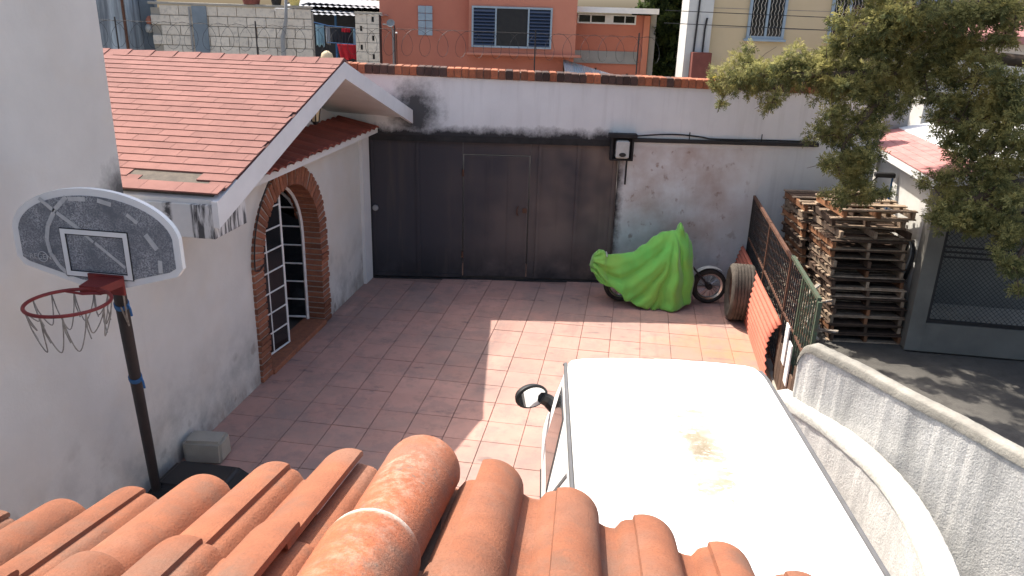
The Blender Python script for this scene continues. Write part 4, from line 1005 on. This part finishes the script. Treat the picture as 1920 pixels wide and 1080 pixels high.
MB().tube([(3.66, 12.21, 2.1), (3.5, 12.21, 1.9)], .012, 6).obj('stay', 'black', fl)

# ================================================================== TREES
def leaves(CLs, per, seed, ln=(.04, .09), wd=(.006, .013), droop=.5, out=None, stemdir=None):
    r = random.Random(seed); V = []; F = []; A = []
    for (cx, cy, cz, rad) in CLs:
        n = int(per*(rad/.18)**2)
        c = Vector((cx, cy, cz))
        # sub-clumps give light and dark lumps
        subs = [(c+Vector((r.gauss(0, .5), r.gauss(0, .5), r.gauss(0, .38)))*rad, rad*r.uniform(.25, .5)) for _ in range(max(5, int(rad*50)))]
        for _ in range(n):
            sc, sr = subs[r.randrange(len(subs))]
            d = Vector((r.gauss(0, 1), r.gauss(0, 1), r.gauss(0, .8))).normalized()
            p = sc+d*sr*r.uniform(.3, 1.0)
            ax = (d+Vector((0, 0, -droop*r.random()))+Vector((r.gauss(0, .3), r.gauss(0, .3), r.gauss(0, .3)))).normalized()
            sh = min(1, max(0, .35+.45*d.z+r.gauss(0, .22)))  # upper sprays of each clump coloured lighter, as if lit from above
            side = ax.cross(Vector((r.gauss(0, 1), r.gauss(0, 1), r.gauss(0, 1)))).normalized(); nn = ax.cross(side)
            L_ = r.uniform(*ln)
            for q in range(5):   # a little feathered spray
                f = q/4; b0 = p+ax*L_*f*.9
                dr = (ax*.7+side*(.9 if q % 2 else -.9)*(1-f*.8)+nn*r.uniform(-.4, .4)).normalized()
                l = L_*(.75-.25*f); w2 = r.uniform(*wd)
                sd = dr.cross(nn).normalized()*w2
                o = len(V); V += [b0-sd*.5, b0+sd*.5, b0+dr*l*.6+sd, b0+dr*l, b0+dr*l*.6-sd]
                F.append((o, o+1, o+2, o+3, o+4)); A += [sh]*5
    return V, F, A
def crown(name, V, F, A, mat, parent):
    me = bpy.data.meshes.new(name); me.from_pydata(V, [], F); at = me.attributes.new('shade', 'FLOAT', 'POINT'); at.data.foreach_set('value', A)
    me.materials.append(MAT[mat]); o = bpy.data.objects.new(name, me); link(o, parent); return o
tree = wthing('cypress_tree', (5.6, 9.3, 0), 'large olive green cypress tree reaching in from the right', 'tree')
TB = Vector((5.6, 9.3, 0))
MB().tube([TB, TB+Vector((.05, 0, 1)), TB+Vector((0, .05, 2.2)), TB+Vector((-.05, 0, 3.6)), TB+Vector((0, 0, 5.2)), TB+Vector((.05, 0, 7))], [.24, .2, .18, .15, .1, .03], 12).obj('trunk', 'bark', tree, True)
CLW = [(a, b, c, d*1.17) for a, b, c, d in CL]
r4 = random.Random(14)
for a, b, c, d in CL:      # more sprays behind the front ones, added to shade the side yard
    f = r4.uniform(1.07, 1.19)
    if b*f < 12.1: CLW.append((a*f, b*f, 4.3+(c-4.3)*f, d*.8))
for k in range(40):
    CLW.append((r4.uniform(1.8, 4.6), r4.uniform(9.2, 11.6), r4.uniform(4.75, 6.4), .3))  # unseen sprays above the view, added to shade the side yard
CLW += [(2.6, 9.55, 2.62, .17), (2.72, 9.5, 2.45, .14), (2.5, 9.6, 2.4, .13), (3.62, 8.95, 2.3, .2), (3.95, 8.8, 2.15, .2), (3.7, 9.0, 3.6, .2), (3.4, 9.3, 3.75, .18)]
# what grows above and beside the frame
r5 = random.Random(5)
for k in range(46):
    an = r5.uniform(0, 6.28); zz = r5.uniform(2.2, 7); rr = r5.uniform(.3, 1)*(2.2-.26*(zz-2))
    x, y = 5.6+rr*math.cos(an), 9.3+rr*math.sin(an)
    if x > 4.6 or (zz > 4.9 and x > 3.2): CLW.append((x, y, zz, .34))
limbs = [[(5.55, 9.3, 3.3), (4.6, 9.5, 3.9), (3.5, 9.6, 3.98), (2.9, 9.6, 3.75), (2.3, 9.8, 3.7), (1.7, 10.0, 3.66), (1.2, 10.2, 3.6)],
         [(5.55, 9.3, 2.9), (4.5, 9.2, 3.3), (3.9, 9.0, 3.4), (3.5, 9.2, 3.3), (3.3, 9.3, 3.3)],
         [(3.1, 9.6, 3.8), (2.75, 9.6, 3.45), (2.45, 9.65, 2.95), (2.45, 9.6, 2.6), (2.6, 9.6, 2.3)],
         [(5.55, 9.3, 2.4), (4.6, 9.0, 2.75), (4.0, 8.9, 2.7), (3.75, 9.0, 2.5), (3.5, 9.15, 2.4)],
         [(4.6, 9.0, 2.7), (4.3, 8.7, 2.3), (4.1, 8.6, 1.9)],
         [(5.55, 9.3, 3.9), (4.5, 9.2, 4.4), (3.5, 9.2, 4.5), (2.8, 9.5, 4.35), (2.3, 9.7, 4.2)],
         [(3.5, 9.6, 3.98), (3.2, 9.45, 4.2), (3.0, 9.4, 4.4)],
         [(3.9, 9.0, 3.4), (3.8, 9.0, 3.0), (3.6, 9.1, 2.75)]]
for L_ in limbs:
    n = len(L_); MB().tube(L_, [.07*(1-i/n)+.012 for i in range(n)] if L_[0][0] > 5 else [.03*(1-i/n)+.008 for i in range(n)], 8).obj('limb', 'bark', tree, True)
tw = MB(); r6 = random.Random(9); pts_l = [Vector(p) for L_ in limbs for p in L_]
for (a, b, c, d) in CL:
    t = Vector((a, b, c)); p = min(pts_l, key=lambda q: (q-t).length)
    tw.tube([p, p.lerp(t, .5)+Vector((0, 0, .05)), t, t+(t-p)*.15+Vector((0, 0, -.06))], [.011, .009, .006, .003], 5)
    for k in range(3):
        e = t+Vector((r6.gauss(0, d*.7), r6.gauss(0, d*.7), r6.gauss(-.03, d*.6))); tw.tube([t, t.lerp(e, .5)+Vector((0, 0, .02)), e], [.006, .004, .002], 4)
tw.obj('twigs', 'bark', tree, kind='stuff')
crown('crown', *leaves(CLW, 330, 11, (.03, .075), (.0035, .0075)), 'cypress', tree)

# ================================================================== FOREGROUND TILE ROOF
Dv = Vector((-.0638, .9662, -.2502)).normalized(); Sv = Dv.cross(Vector((0, 0, 1))).normalized(); Nv = Sv.cross(Dv)
QQ = Vector((-.4889, 1.7878, 3.2111))
own = wthing('tiled_roof', (-.45, .6, 0), 'terracotta tiled roof in the near foreground', 'roof')
def tframe(tilt):
    t = R(tilt); s2 = math.cos(t)*Sv+math.sin(t)*Nv; n2 = s2.cross(Dv)
    return Matrix((s2, Dv, n2)).transposed().to_4x4()
def prof(sd, nbar, p=.2135):
    """cross-section of a clay tile: nbar barrels; sd=+1 laps on the right flank (left slope), -1 laps on the left flank"""
    pts = []
    def h(s):  # s relative to the barrel centre, repeating
        q = ((s+p/2) % p)-p/2; a = abs(q)
        if a < .083: return -.066+.066*math.sqrt(max(0, 1-(a/.083)**2))**1.15
        return -.066-.004*math.sin((a-.083)/(p/2-.083)*math.pi/2)
    lo, hi = -(nbar-1)*p-p+.03, .05
    N_ = 26*nbar
    for k in range(N_+1):
        s_ = lo+(hi-lo)*k/N_; edge = -.013*(1 if (s_ < lo+.02) else max(0, 1-(s_-lo-.02)/.03))
        pts.append((s_*sd, h(s_)+edge))
    return pts
def tile_mesh(sd, nbar, len_=.57):
    P = prof(sd, nbar); m = MB(); th = .014
    up = [[(s_, d, n-(.017 if d < -.3 else 0)) for s_, n in P] for d in (-len_, -.02, -.004, 0)]
    up[0] = [(s_, -len_, n-.019) for s_, n in P]; up[1] = [(s_, -.02, n) for s_, n in P]; up[2] = [(s_, -.004, n-.001) for s_, n in P]; up[3] = [(s_, 0, n-.005) for s_, n in P]
    dn = [[(s_, d, n-th) for s_, d, n in r] for r in up]
    dn[3] = [(s_, 0, n-th+.004) for s_, n in P]
    n = len(P); rows = up+dn[::-1]; rows.append(up[0])
    m.grid(rows)
    # lap edges
    for e in (0, n-1):
        o = len(m.v); vs = [r[e] for r in up]+[r[e] for r in dn[::-1]]; m.add(vs, [tuple(range(len(vs)))])
    return m.mesh('tile', 'terracotta', True)
TL2, TL1, TR1 = tile_mesh(1, 2), tile_mesh(1, 1), tile_mesh(-1, 1)
for me in (TL2, TL1, TR1): me.set_sharp_from_angle(angle=R(50))
ML, MR = tframe(14.3), tframe(-16)
OW = OFF[own.name]
def put(me, mat, s_, d, n, name='tile'):
    o = bpy.data.objects.new(name, me); link(o, own)
    o.matrix_local = Matrix.Translation(QQ+OW) @ mat @ Matrix.Translation((s_+rnd.uniform(-.004, .004), d+rnd.uniform(-.006, .006), n)) @ Matrix.Rotation(rnd.uniform(-.006, .006), 4, 'Z')
    return o
PT = .2135
for row in range(4):
    d = -.505*row
    # left slope: the lap sits on every second barrel
    put(TL1, ML, -.232, d, 0.0); put(TL1, ML, -.232+PT, d, -.028); put(TR1, MR, .212-PT, d, -.045)
    for k in range(4): put(TL2, ML, -.232-PT*(1+2*k), d+rnd.uniform(-.008, .008), 0)
    for k in range(6): put(TR1, MR, .212+PT*k+.006, d+rnd.uniform(-.008, .008), 0)
# ridge caps
MAT['mortar_lip'] = M('mortar_lip', (.42, .36, .3), (.28, .19, .14), 30, .95, .6, 120)
def cap_mesh(r0, r1, ln):
    m = MB(); rows = []
    def ring(d, r, th): return [((r-th)*math.cos(a), d, (r-th)*math.sin(a)) for a in [R(-6+192*k/28) for k in range(29)]]
    rows = [ring(-ln, r1, 0), ring(-ln*.6, r1+(r0-r1)*.4, 0), ring(-.03, r0, 0), ring(-.006, r0-.002, 0), ring(0, r0-.008, 0), ring(0, r0-.016, 0), ring(-ln, r1-.017, 0), ring(-ln, r1, 0)]
    return m.grid(rows).mesh('ridge_cap', 'terracotta_cap', True)
cm = cap_mesh(.104, .088, .62); cm.set_sharp_from_angle(angle=R(50))
M0 = tframe(0)
cm2 = cm.copy(); cm2.materials.clear(); cm2.materials.append(MAT['terracotta_lip'])
for k in range(4):
    o = bpy.data.objects.new('ridge_cap', cm); link(o, own)
    o.matrix_local = Matrix.Translation(QQ+OW) @ M0 @ Matrix.Translation((-.004, -.535*k, -.104)) @ Matrix.Rotation(R(1.6), 4, 'X')
    if k: o.data = cm2
    if False:
        m = MB(); rg = lambda d, r: [(r*math.cos(a), d+.012*math.sin(5*a+k)*math.sin(a), r*math.sin(a)) for a in [R(52+84*q/20) for q in range(21)]]
        m.grid([rg(-.012, .1052), rg(.002, .1056), rg(.008, .099), rg(.011, .086)])
        mo_ = m.obj('mortar_lip', 'mortar_lip', None, True); mo_.parent = o
for Mx, s0, s1, nm in ((ML, -2.05, -.05, 'deck'), (MR, .05, 1.5, 'deck')):
    m = MB().box((s0, -2.1, -.2), (s1, -.16, -.12)); m.v = [tuple(Matrix.Translation(QQ) @ Mx @ Vector(v)) for v in m.v]; m.obj(nm, 'wood_dark', own)
bx('supporting_wall', (-2.35, -2.5, 0), (.75, .45, 2.75), 'plaster', own)
for x in (-2.2, .55): bx('rafter', (x, .452, 2.6), (x+.1, 1.45, 2.72), 'wood_dark', own)

# ================================================================== NEIGHBOURS BEHIND THE GATE WALL
nbw = street('boundary_wall', 1, 1.0, 'low grey boundary wall with razor wire just behind the gate wall', 'wall')
bx('wall', (-9, .95, 0), (9, 1.1, 3.22), 'grey_render', nbw)
rz = street('razor_wire', 0, 1.02, 'coiled razor wire on thin posts along the top of the boundary wall', 'razor wire')
m = MB(); pts = []
for k in range(0, 46*14):
    t = k/14; u = -4.9+.292*t
    if u > 4.6: break
    a = 2*math.pi*t; pts.append((u+.15*math.sin(a), 1.02+.1*math.sin(a+.6), 3.74+.21*math.cos(a)))
m.tube(pts, .0032, 4); m.obj('coil', 'dark_metal', rz)
m = MB(); m.tube([(-5, 1.02, 3.95), (-2, 1.02, 3.93), (1, 1.02, 3.95), (4.6, 1.02, 3.93)], .003, 4); m.obj('line_wire', 'dark_metal', rz)
for u in (-1.95, -4.2, .3, 2.6, 4.3): MB().tube([(u, 1.02, 3.22), (u, 1.02, 4.0)], .012, 6).obj('post', 'dark_metal', rz)
fi = street('stone_ornament', -.78, 1.02, 'small cream stone ornament standing beyond the roof peak', 'ornament')
MB().lathe([(0, 3.2), (.11, 3.22), (.13, 3.3), (.08, 3.38), (.11, 3.44), (.085, 3.53), (.03, 3.57), (0, 3.575)], 16, Matrix.Translation((-.82, 1.02, 0))).obj('figure', 'cream', fi, True, 50)
MB().box((-.7, .93, 3.222), (-.42, 1.11, 3.39), ch=.02).obj('plinth', 'cream', fi)

# concrete block wall, left
blk = street('block_wall', -3.6, 5, 'weathered concrete block wall behind the shingle roof', 'wall')
bx('core', (-5.3, 5.03, 0), (-1.95, 5.2, 4.12), 'concrete', blk)
bmesh_b = [MB().box((.006, -.012, .006), (.394-.003*k, .03, .194), ch=.006).mesh('block', 'block') for k in range(3)]
for j in range(6):
    z = 2.98+j*.2; u = -5.3+(.2 if j % 2 else 0)
    while u < -1.98:
        l = min(.4, -1.95-u)
        if not (-3.96 < u+.2 < -3.6 and False):
            inst('block', bmesh_b[rnd.randrange(3)], blk, (u, 5.0+rnd.uniform(-.004, .004), z), (0, 0, 0), (l/.4, 1, 1))
        u += .4
bx('ring_beam', (-5.32, 4.965, 4.185), (-1.95, 5.2, 4.24), 'concrete', blk, ch=.01)
bx('pilaster', (-4.42, 4.955, 2.9), (-4.12, 4.985, 4.18), 'block_blue', blk)
MB().tube([(-4.47, 4.95, 2.9), (-4.47, 4.95, 4.15)], .02, 6).obj('downpipe', 'grey_render', blk)
bp_ = street('bent_pole', -2.5, 4.8, 'bent grey metal pole standing in front of the block wall', 'pole')
MB().tube([(-2.55, 4.8, 0), (-2.53, 4.8, 3.0), (-2.52, 4.8, 3.6), (-2.43, 4.8, 3.95), (-2.38, 4.8, 4.8)], [.05, .05, .05, .035, .03], 8).obj('shaft', 'grey_render', bp_, True)
ren = street('stained_house', -6.2, 4.6, 'blue grey damp stained house wall at the far left', 'building')
def damp():
    s = N('damp_wall'); c = s.coord('obj'); m_ = s.mapped(c, (3.2, 3.2, .35))
    col = s.mix(s.rng(s.noise(m_, 1, 6, .6), .38, .6), (.33, .38, .41), (.09, .10, .115))
    col = s.mix(s.math('MULTIPLY', s.rng(s.noise(s.mapped(c, (6, 6, .5)), 1, 4), .55, .65), .6), col, (.42, .46, .48))
    return s.fin(col, .95, s.noise(c, 30), .3, .01)
MAT['damp'] = damp()
bx('wall', (-9, 4.6, 0), (-5.62, 5.4, 5.5), 'damp', ren)
bx('recess', (-5.618, 5.25, 0), (-5.302, 5.4, 5.2), 'block_blue', ren)
MB().tube([(-5.66, 4.57, 2.8), (-5.66, 4.57, 5.3)], .03, 8).obj('downpipe', 'rust_steel', ren)
o = street('hanging_bag', -5.42, 5.2, 'orange and white bag hanging in the dark gap', 'bag')
MB().lathe([(0, 3.6), (.07, 3.62), (.09, 3.7), (.05, 3.78), (0, 3.78)], 10, Matrix.Translation((-5.42, 5.15, 0))).obj('lower', 'grey_plastic', o, True)
MB().lathe([(0, 3.781), (.06, 3.79), (.08, 3.86), (.03, 3.94), (0, 3.95)], 10, Matrix.Translation((-5.40, 5.15, 0))).obj('upper', 'orange_light', o, True)
# things standing on the block wall
def pot(name, u, v, z, r0, r1, h, mat, label, cat):
    o = street(name, u, v, label, cat)
    MB().lathe([(0, z), (r0, z), (r1, z+h*.8), (r1+.02, z+h*.82), (r1+.02, z+h), (r1-.01, z+h), (r0*.9, z+.04), (0, z+.04)], 18, Matrix.Translation((u, v, 0))).obj('pot', mat, o, True, 40)
    MB().lathe([(0, z+h*.7), (r1*.9, z+h*.72), (0, z+h*.76)], 12, Matrix.Translation((u, v, 0))).obj('soil', 'earth', o)
pot('black_pot', -2.68, 5.08, 4.241, .09, .12, .2, 'black', 'black pot standing on the block wall', 'pot')
pot('yellow_pot', -2.3, 5.08, 4.1, .09, .12, .16, 'yellow_plastic', 'round yellow pot on the end of the block wall', 'pot')
bpy.data.objects['yellow_pot'].location.z = .141
pot('brown_pot', -3.2, 5.08, 4.241, .16, .2, .22, 'red_block', 'wide dark red pot on the block wall', 'pot')

# laundry yard
ly = street('laundry_shed', -1.6, 9, 'dark open shed with sheet metal roofs behind the laundry', 'shed')
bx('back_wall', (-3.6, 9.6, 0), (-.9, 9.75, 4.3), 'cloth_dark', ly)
for k in range(4):
    rows = []
    for i in range(2):
        rows.append([(-3.7+.075*q, 7.6+2.2*i+.3*k, 4.05+.09*k+.14*i+.012*math.cos(q*math.pi)-.02*(k % 2)*q*.1) for q in range(38)])
    sm = MB().grid(rows).obj('roof_sheet', 'zinc', ly); sm.location = (OFF[ly.name][0]+.2*k, OFF[ly.name][1], .0)
for u in (-2.9, -2.1, -1.35): MB().tube([(u, 8.3, 0), (u, 8.3, 4.05)], .03, 6).obj('post', 'blue_strap', ly)
def cloth(u0, u1, z0, z1, v, mat, label, name='hanging_cloth', skew=0):
    rows = []
    for i in range(9):
        f = i/8; rows.append([(u0+(u1-u0)*q/14+skew*f, v+.03*math.sin(q*1.3+u0*5)*f+.015*math.sin(q*3), z1-(z1-z0)*f*(1-.06*math.sin(q*.9))) for q in range(15)])
    o = street(name, (u0+u1)/2, v, label, 'laundry', 'laundry on the line'); OFF[o.name] = OFF[o.name]
    q = MB().grid(rows).obj('cloth', mat, o, True); md = q.modifiers.new('thickness', 'SOLIDIFY'); md.thickness = .006
LV = 7.0
cloth(-2.32, -2.12, 3.35, 3.83, LV, 'cloth_sky', 'pale blue cloth at the left end of the laundry line')
cloth(-2.08, -1.98, 3.4, 3.8, LV, 'cloth_grey', 'narrow grey cloth hanging on the laundry line')
cloth(-1.95, -1.72, 3.42, 3.78, LV, 'cloth_dark', 'dark trousers hanging mid laundry line')
cloth(-1.70, -1.47, 3.36, 3.74, LV, 'cloth_dark', 'dark sweater hanging above the red cloth')
cloth(-1.7, -1.5, 3.68, 3.76, LV-.03, 'cloth_red', 'small red cloth pegged on the laundry line')
cloth(-1.44, -1.3, 3.15, 3.76, LV, 'cloth_sky', 'light blue cloth at the right end of the laundry line')
cloth(-1.78, -1.34, 3.08, 3.42, LV-.25, 'cloth_red', 'large bright red cloth hanging low in front of the laundry', skew=.08)
ll = street('laundry_line', -1.8, LV, 'blue laundry line stretched to the pale block pillar', 'line')
m = MB().tube([(-2.6, LV, 3.93), (-2.0, LV, 3.81), (-1.3, LV, 3.77), (-.9, LV, 3.85)], .012, 5); m.obj('rope', 'blue_strap', ll)
MB().tube([(-2.6, LV, 0), (-2.6, LV, 3.95)], .03, 6).obj('post', 'grey_render', ll); MB().tube([(-.95, LV, 0), (-.95, LV, 3.9)], .03, 6).obj('post', 'grey_render', ll)
m = MB().tube([(-2.0, LV-.3, 3.45), (-1.3, LV-.3, 3.42)], .01, 5); m.obj('lower_rope', 'blue_strap', ll)

# pierced block pillar
pp = street('pierced_pillar', -.94, 6, 'pale concrete block pillar with small slots beside the orange house', 'pillar')
bx('core', (-1.2, 6.05, 0), (-.68, 6.4, 4.08), 'black', pp)
for j in range(6):
    z = 2.9+j*.2
    for i in range(2):
        u0 = -1.21+i*.265; hole = (i+j) % 2 == 0
        if hole:
            m = MB(); m.box((u0+.004, 6.0, z+.004), (u0+.1, 6.04, z+.196)).box((u0+.155, 6.0, z+.004), (u0+.261, 6.04, z+.196)).box((u0+.101, 6.0, z+.004), (u0+.154, 6.04, z+.045)).box((u0+.101, 6.0, z+.155), (u0+.154, 6.04, z+.196)); m.obj('block', 'block', pp)
        else: bx('block', (u0+.004, 6.0, z+.004), (u0+.261, 6.04, z+.196), 'block', pp, ch=.004)
bx('capping', (-1.23, 5.98, 4.101), (-.66, 6.42, 4.15), 'concrete', pp)

# orange house
oh = street('orange_house', 2.4, 8, 'orange painted house with a wide louvred window', 'house')
bx('wall', (-.95, 8.0, 0), (1.26, 12, 5.6), 'orange_wall', oh)
bx('bay', (1.262, 7.75, 3.28), (3.90, 12, 5.6), 'orange_light', oh)
bx('lower_wall', (1.262, 8.0, 0), (3.90, 12, 3.278), 'orange_wall', oh)
bx('bay_sill', (1.22, 7.6, 3.22), (4.05, 7.9, 3.277), 'orange_light', oh, ch=.01)
m = MB(); frame_xz(m, 1.33, 3.30, 3.40, 4.36, 7.70, 7.748, .045)
m.box((1.90, 7.70, 3.446), (1.94, 7.748, 4.314)).box((2.70, 7.70, 3.446), (2.74, 7.748, 4.314)); wf = m.obj('window', 'blue_paint', oh)
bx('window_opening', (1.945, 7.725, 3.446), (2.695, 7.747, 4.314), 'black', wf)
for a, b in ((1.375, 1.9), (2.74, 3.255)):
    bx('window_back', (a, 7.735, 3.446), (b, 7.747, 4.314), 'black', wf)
    for k in range(11):
        T = Matrix.Translation(((a+b)/2, 7.715, 3.485+k*.078)) @ Matrix.Rotation(R(-38), 4, 'X')
        MB().box(((a-b)/2+.004, -.004, -.044), ((b-a)/2-.004, .004, .044), T).obj('louvre', 'louvre', wf)
for i in range(2):
    for j in range(4):
        bx('glass_block', (.0+.18*i, 7.97, 3.63+.175*j), (.17+.18*i, 7.999, 3.795+.175*j), 'blue_paint', oh, ch=.008)
bx('right_wing', (3.902, 8.6, 2.6), (5.70, 12, 4.25), 'orange_wall', oh)
bx('wing_lower', (3.902, 8.7, 0), (5.70, 12, 2.598), 'grey_render', oh)
bx('wing_band', (3.93, 8.56, 3.05), (5.62, 8.598, 3.36), 'grey_render', oh)
bx('wing_edge', (5.702, 8.55, 0), (5.86, 8.75, 4.25), 'orange_light', oh)
cwf = bx('clerestory', (4.0, 8.57, 4.02), (5.5, 8.598, 4.25), 'white_paint', oh)
for a, b in ((4.04, 4.32), (4.36, 4.7), (4.92, 5.2), (5.23, 5.46)): bx('pane', (a, 8.56, 4.06), (b, 8.569, 4.22), 'glass', cwf)
bx('wing_roof', (3.92, 8.1, 4.29), (5.98, 12.3, 4.42), 'white_paint', oh)
bx('roof_slab', (-1.2, 7.6, 5.6), (4.0, 12.3, 5.75), 'concrete', oh)
bx('service_duct', (5.90, 8.7, 0), (6.05, 8.85, 4.28), 'grey_render', oh)
dish = street('lamp_mast', -.62, 7.7, 'thin grey mast with a small dish against the orange wall', 'mast')
MB().tube([(-.6, 7.75, 0), (-.6, 7.75, 3.75)], .022, 6).obj('mast', 'grey_render', dish)
MB().tube([(-.6, 7.75, 3.72), (-.66, 7.72, 3.85), (-.84, 7.7, 3.87)], .018, 6).obj('arm', 'grey_render', dish)
MB().lathe([(0, 0), (.06, .01), (.1, .04), (.1, .05), (.055, .02), (0, .012)], 16, Matrix.Translation((-.64, 7.7, 3.88)) @ Matrix.Rotation(R(60), 4, 'X')).obj('dish', 'grey_render', dish)
po_ = street('iron_post', -.45, 7.4, 'thin dark iron post with a white tip before the orange wall', 'post')
MB().tube([(-.47, 7.4, 0), (-.47, 7.4, 3.66)], .014, 6).obj('shaft', 'rust_steel', po_); MB().lathe([(0, -.03), (.03, 0), (0, .03)], 8, Matrix.Translation((-.47, 7.4, 3.685))).obj('tip', 'white_paint', po_)
aw = street('sheet_awning', 4.6, 7, 'lean-to of grey and blue zinc sheets below the orange house', 'awning')
for k in range(7):
    rows = [[(3.62+k*.24+.024*q, 6.6+1.3*i, 2.74+.42*i-.022*(k*10+q)*.62*.45+.008*math.cos(q*math.pi)) for q in range(11)] for i in range(2)]
    MB().grid(rows).obj('zinc_sheet', ('zinc', 'blue_paint', 'zinc', 'zinc', 'white_paint', 'white_paint', 'zinc')[k], aw)
for k in range(3): MB().tube([(3.66+k*.8, 7.9, 0), (3.66+k*.8, 7.9, 3.1-.12*k)], .03, 6).obj('post', 'wood_dark', aw)

# dark tree and plants between the houses
dt = street('dark_tree', 6.5, 9.6, 'dark leafy tree between the orange and yellow houses', 'tree')
MB().tube([(6.5, 9.6, 0), (6.45, 9.6, 2), (6.55, 9.6, 4), (6.5, 9.6, 5.5)], [.14, .11, .08, .03], 8).obj('trunk', 'bark', dt, True)
rr_ = random.Random(21); cls = [(6.5+rr_.uniform(-.5, .55), 9.6+rr_.uniform(-.5, .5), rr_.uniform(2.6, 6.3), .38) for _ in range(34)]
crown('crown', *leaves(cls, 130, 22, (.08, .16), (.02, .04), .3), 'dark_leaf', dt)
for k, (u, v, h) in enumerate(((5.95, 2.2, 3.28), (6.2, 2.3, 3.34), (6.45, 2.2, 3.26))):
    lb = ['leftmost', 'middle', 'rightmost'][k]
    p = street('flowering_shrub', u, v, f'{lb} of three low green plants poking above the brick coping', 'plant', 'plants behind the gate wall')
    MB().tube([(u, v, 0), (u, v, 3.0)], .02, 6).obj('stem', 'bark', p)
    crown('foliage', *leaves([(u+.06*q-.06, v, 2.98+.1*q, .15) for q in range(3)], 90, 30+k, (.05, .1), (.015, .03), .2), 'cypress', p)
    for q in range(3): MB().lathe([(0, -.025), (.03, 0), (0, .025)], 8, Matrix.Translation((u+rr_.uniform(-.12, .12), v-.12, h-rr_.uniform(0, .1)))).obj('flower', 'flower', p)

# yellow building
yh = street('yellow_building', 9, 6, 'yellow ochre building with barred pale blue windows', 'building')
bx('wall', (6.76, 6.0, 0), (13.5, 10, 6.5), 'yellow_wall', yh)
for z in (4.46, 4.06): bx('wall_joint', (6.765, 5.996, z), (13.4, 5.9995, z+.012), 'mortar', yh)
for u0 in (7.58, 9.42, 11.3):
    m = MB(); frame_xz(m, u0, u0+.84, 3.84, 4.95, 5.94, 5.998, .06); m.box((u0+.395, 5.94, 3.901), (u0+.445, 5.998, 4.889)); wf = m.obj('window', 'blue_paint', yh)
    bx('pane', (u0+.061, 5.98, 3.901), (u0+.394, 5.997, 4.889), 'glass', wf); bx('pane', (u0+.446, 5.98, 3.901), (u0+.779, 5.997, 4.889), 'glass', wf)
    for q in range(9):
        uu = u0+.1+q*.08
        MB().tube([(uu+(.014 if j % 2 else -.014), 5.955, 3.9+.99*j/12) for j in range(13)], .006, 4).obj('window_bar', 'block', wf)
    bx('sill', (u0-.05, 5.9, 3.79), (u0+.89, 5.999, 3.839), 'blue_paint', wf)
wp = street('white_pier', 6.5, 5.8, 'cracked white pier with dark drain pipes beside the yellow building', 'pier')
bx('shaft', (6.2, 5.9, 0), (6.755, 6.6, 6), 'lit_wall', wp)
MB().tube([(6.38, 5.87, 2.8), (6.40, 5.87, 3.6), (6.44, 5.87, 5.2)], .022, 6).obj('drain_pipe', 'dark_metal', wp)
MB().tube([(6.60, 5.87, 3.5), (6.60, 5.87, 4.0), (6.62, 5.87, 4.2), (6.63, 5.87, 4.25)], .022, 6).obj('drain_pipe', 'dark_metal', wp)
bx('red_base', (6.33, 5.6, 2.4), (6.752, 5.84, 3.52), 'red_block', wp)
wh = street('far_white_house', 16, 4, 'white house wall glimpsed through the tree at the right edge', 'building')
bx('wall', (10.6, 3.5, 0), (22, 5.5, 3.95), 'lit_wall', wh)
MB().prism([(3.2, 3.95), (5.9, 3.95), (5.9, 4.1), (4.5, 4.6), (3.2, 4.1)], 11.6, Matrix(((0, 0, 1, 10.5), (1, 0, 0, 0), (0, 1, 0, 0), (0, 0, 0, 1)))).obj('roof', 'pink_shingle', wh)
# overhead cables
ca = street('overhead_cable', 8, 4.5, 'pair of thin black cables strung before the yellow building', 'cable')
MB().tube([(5.6, 5.5, 4.38), (9, 5.3, 4.34), (13, 5.0, 4.42)], .008, 5).obj('strand', 'black', ca)
MB().tube([(5.6, 5.5, 4.12), (9, 5.3, 4.08), (13, 5.0, 4.15)], .008, 5).obj('strand', 'black', ca)
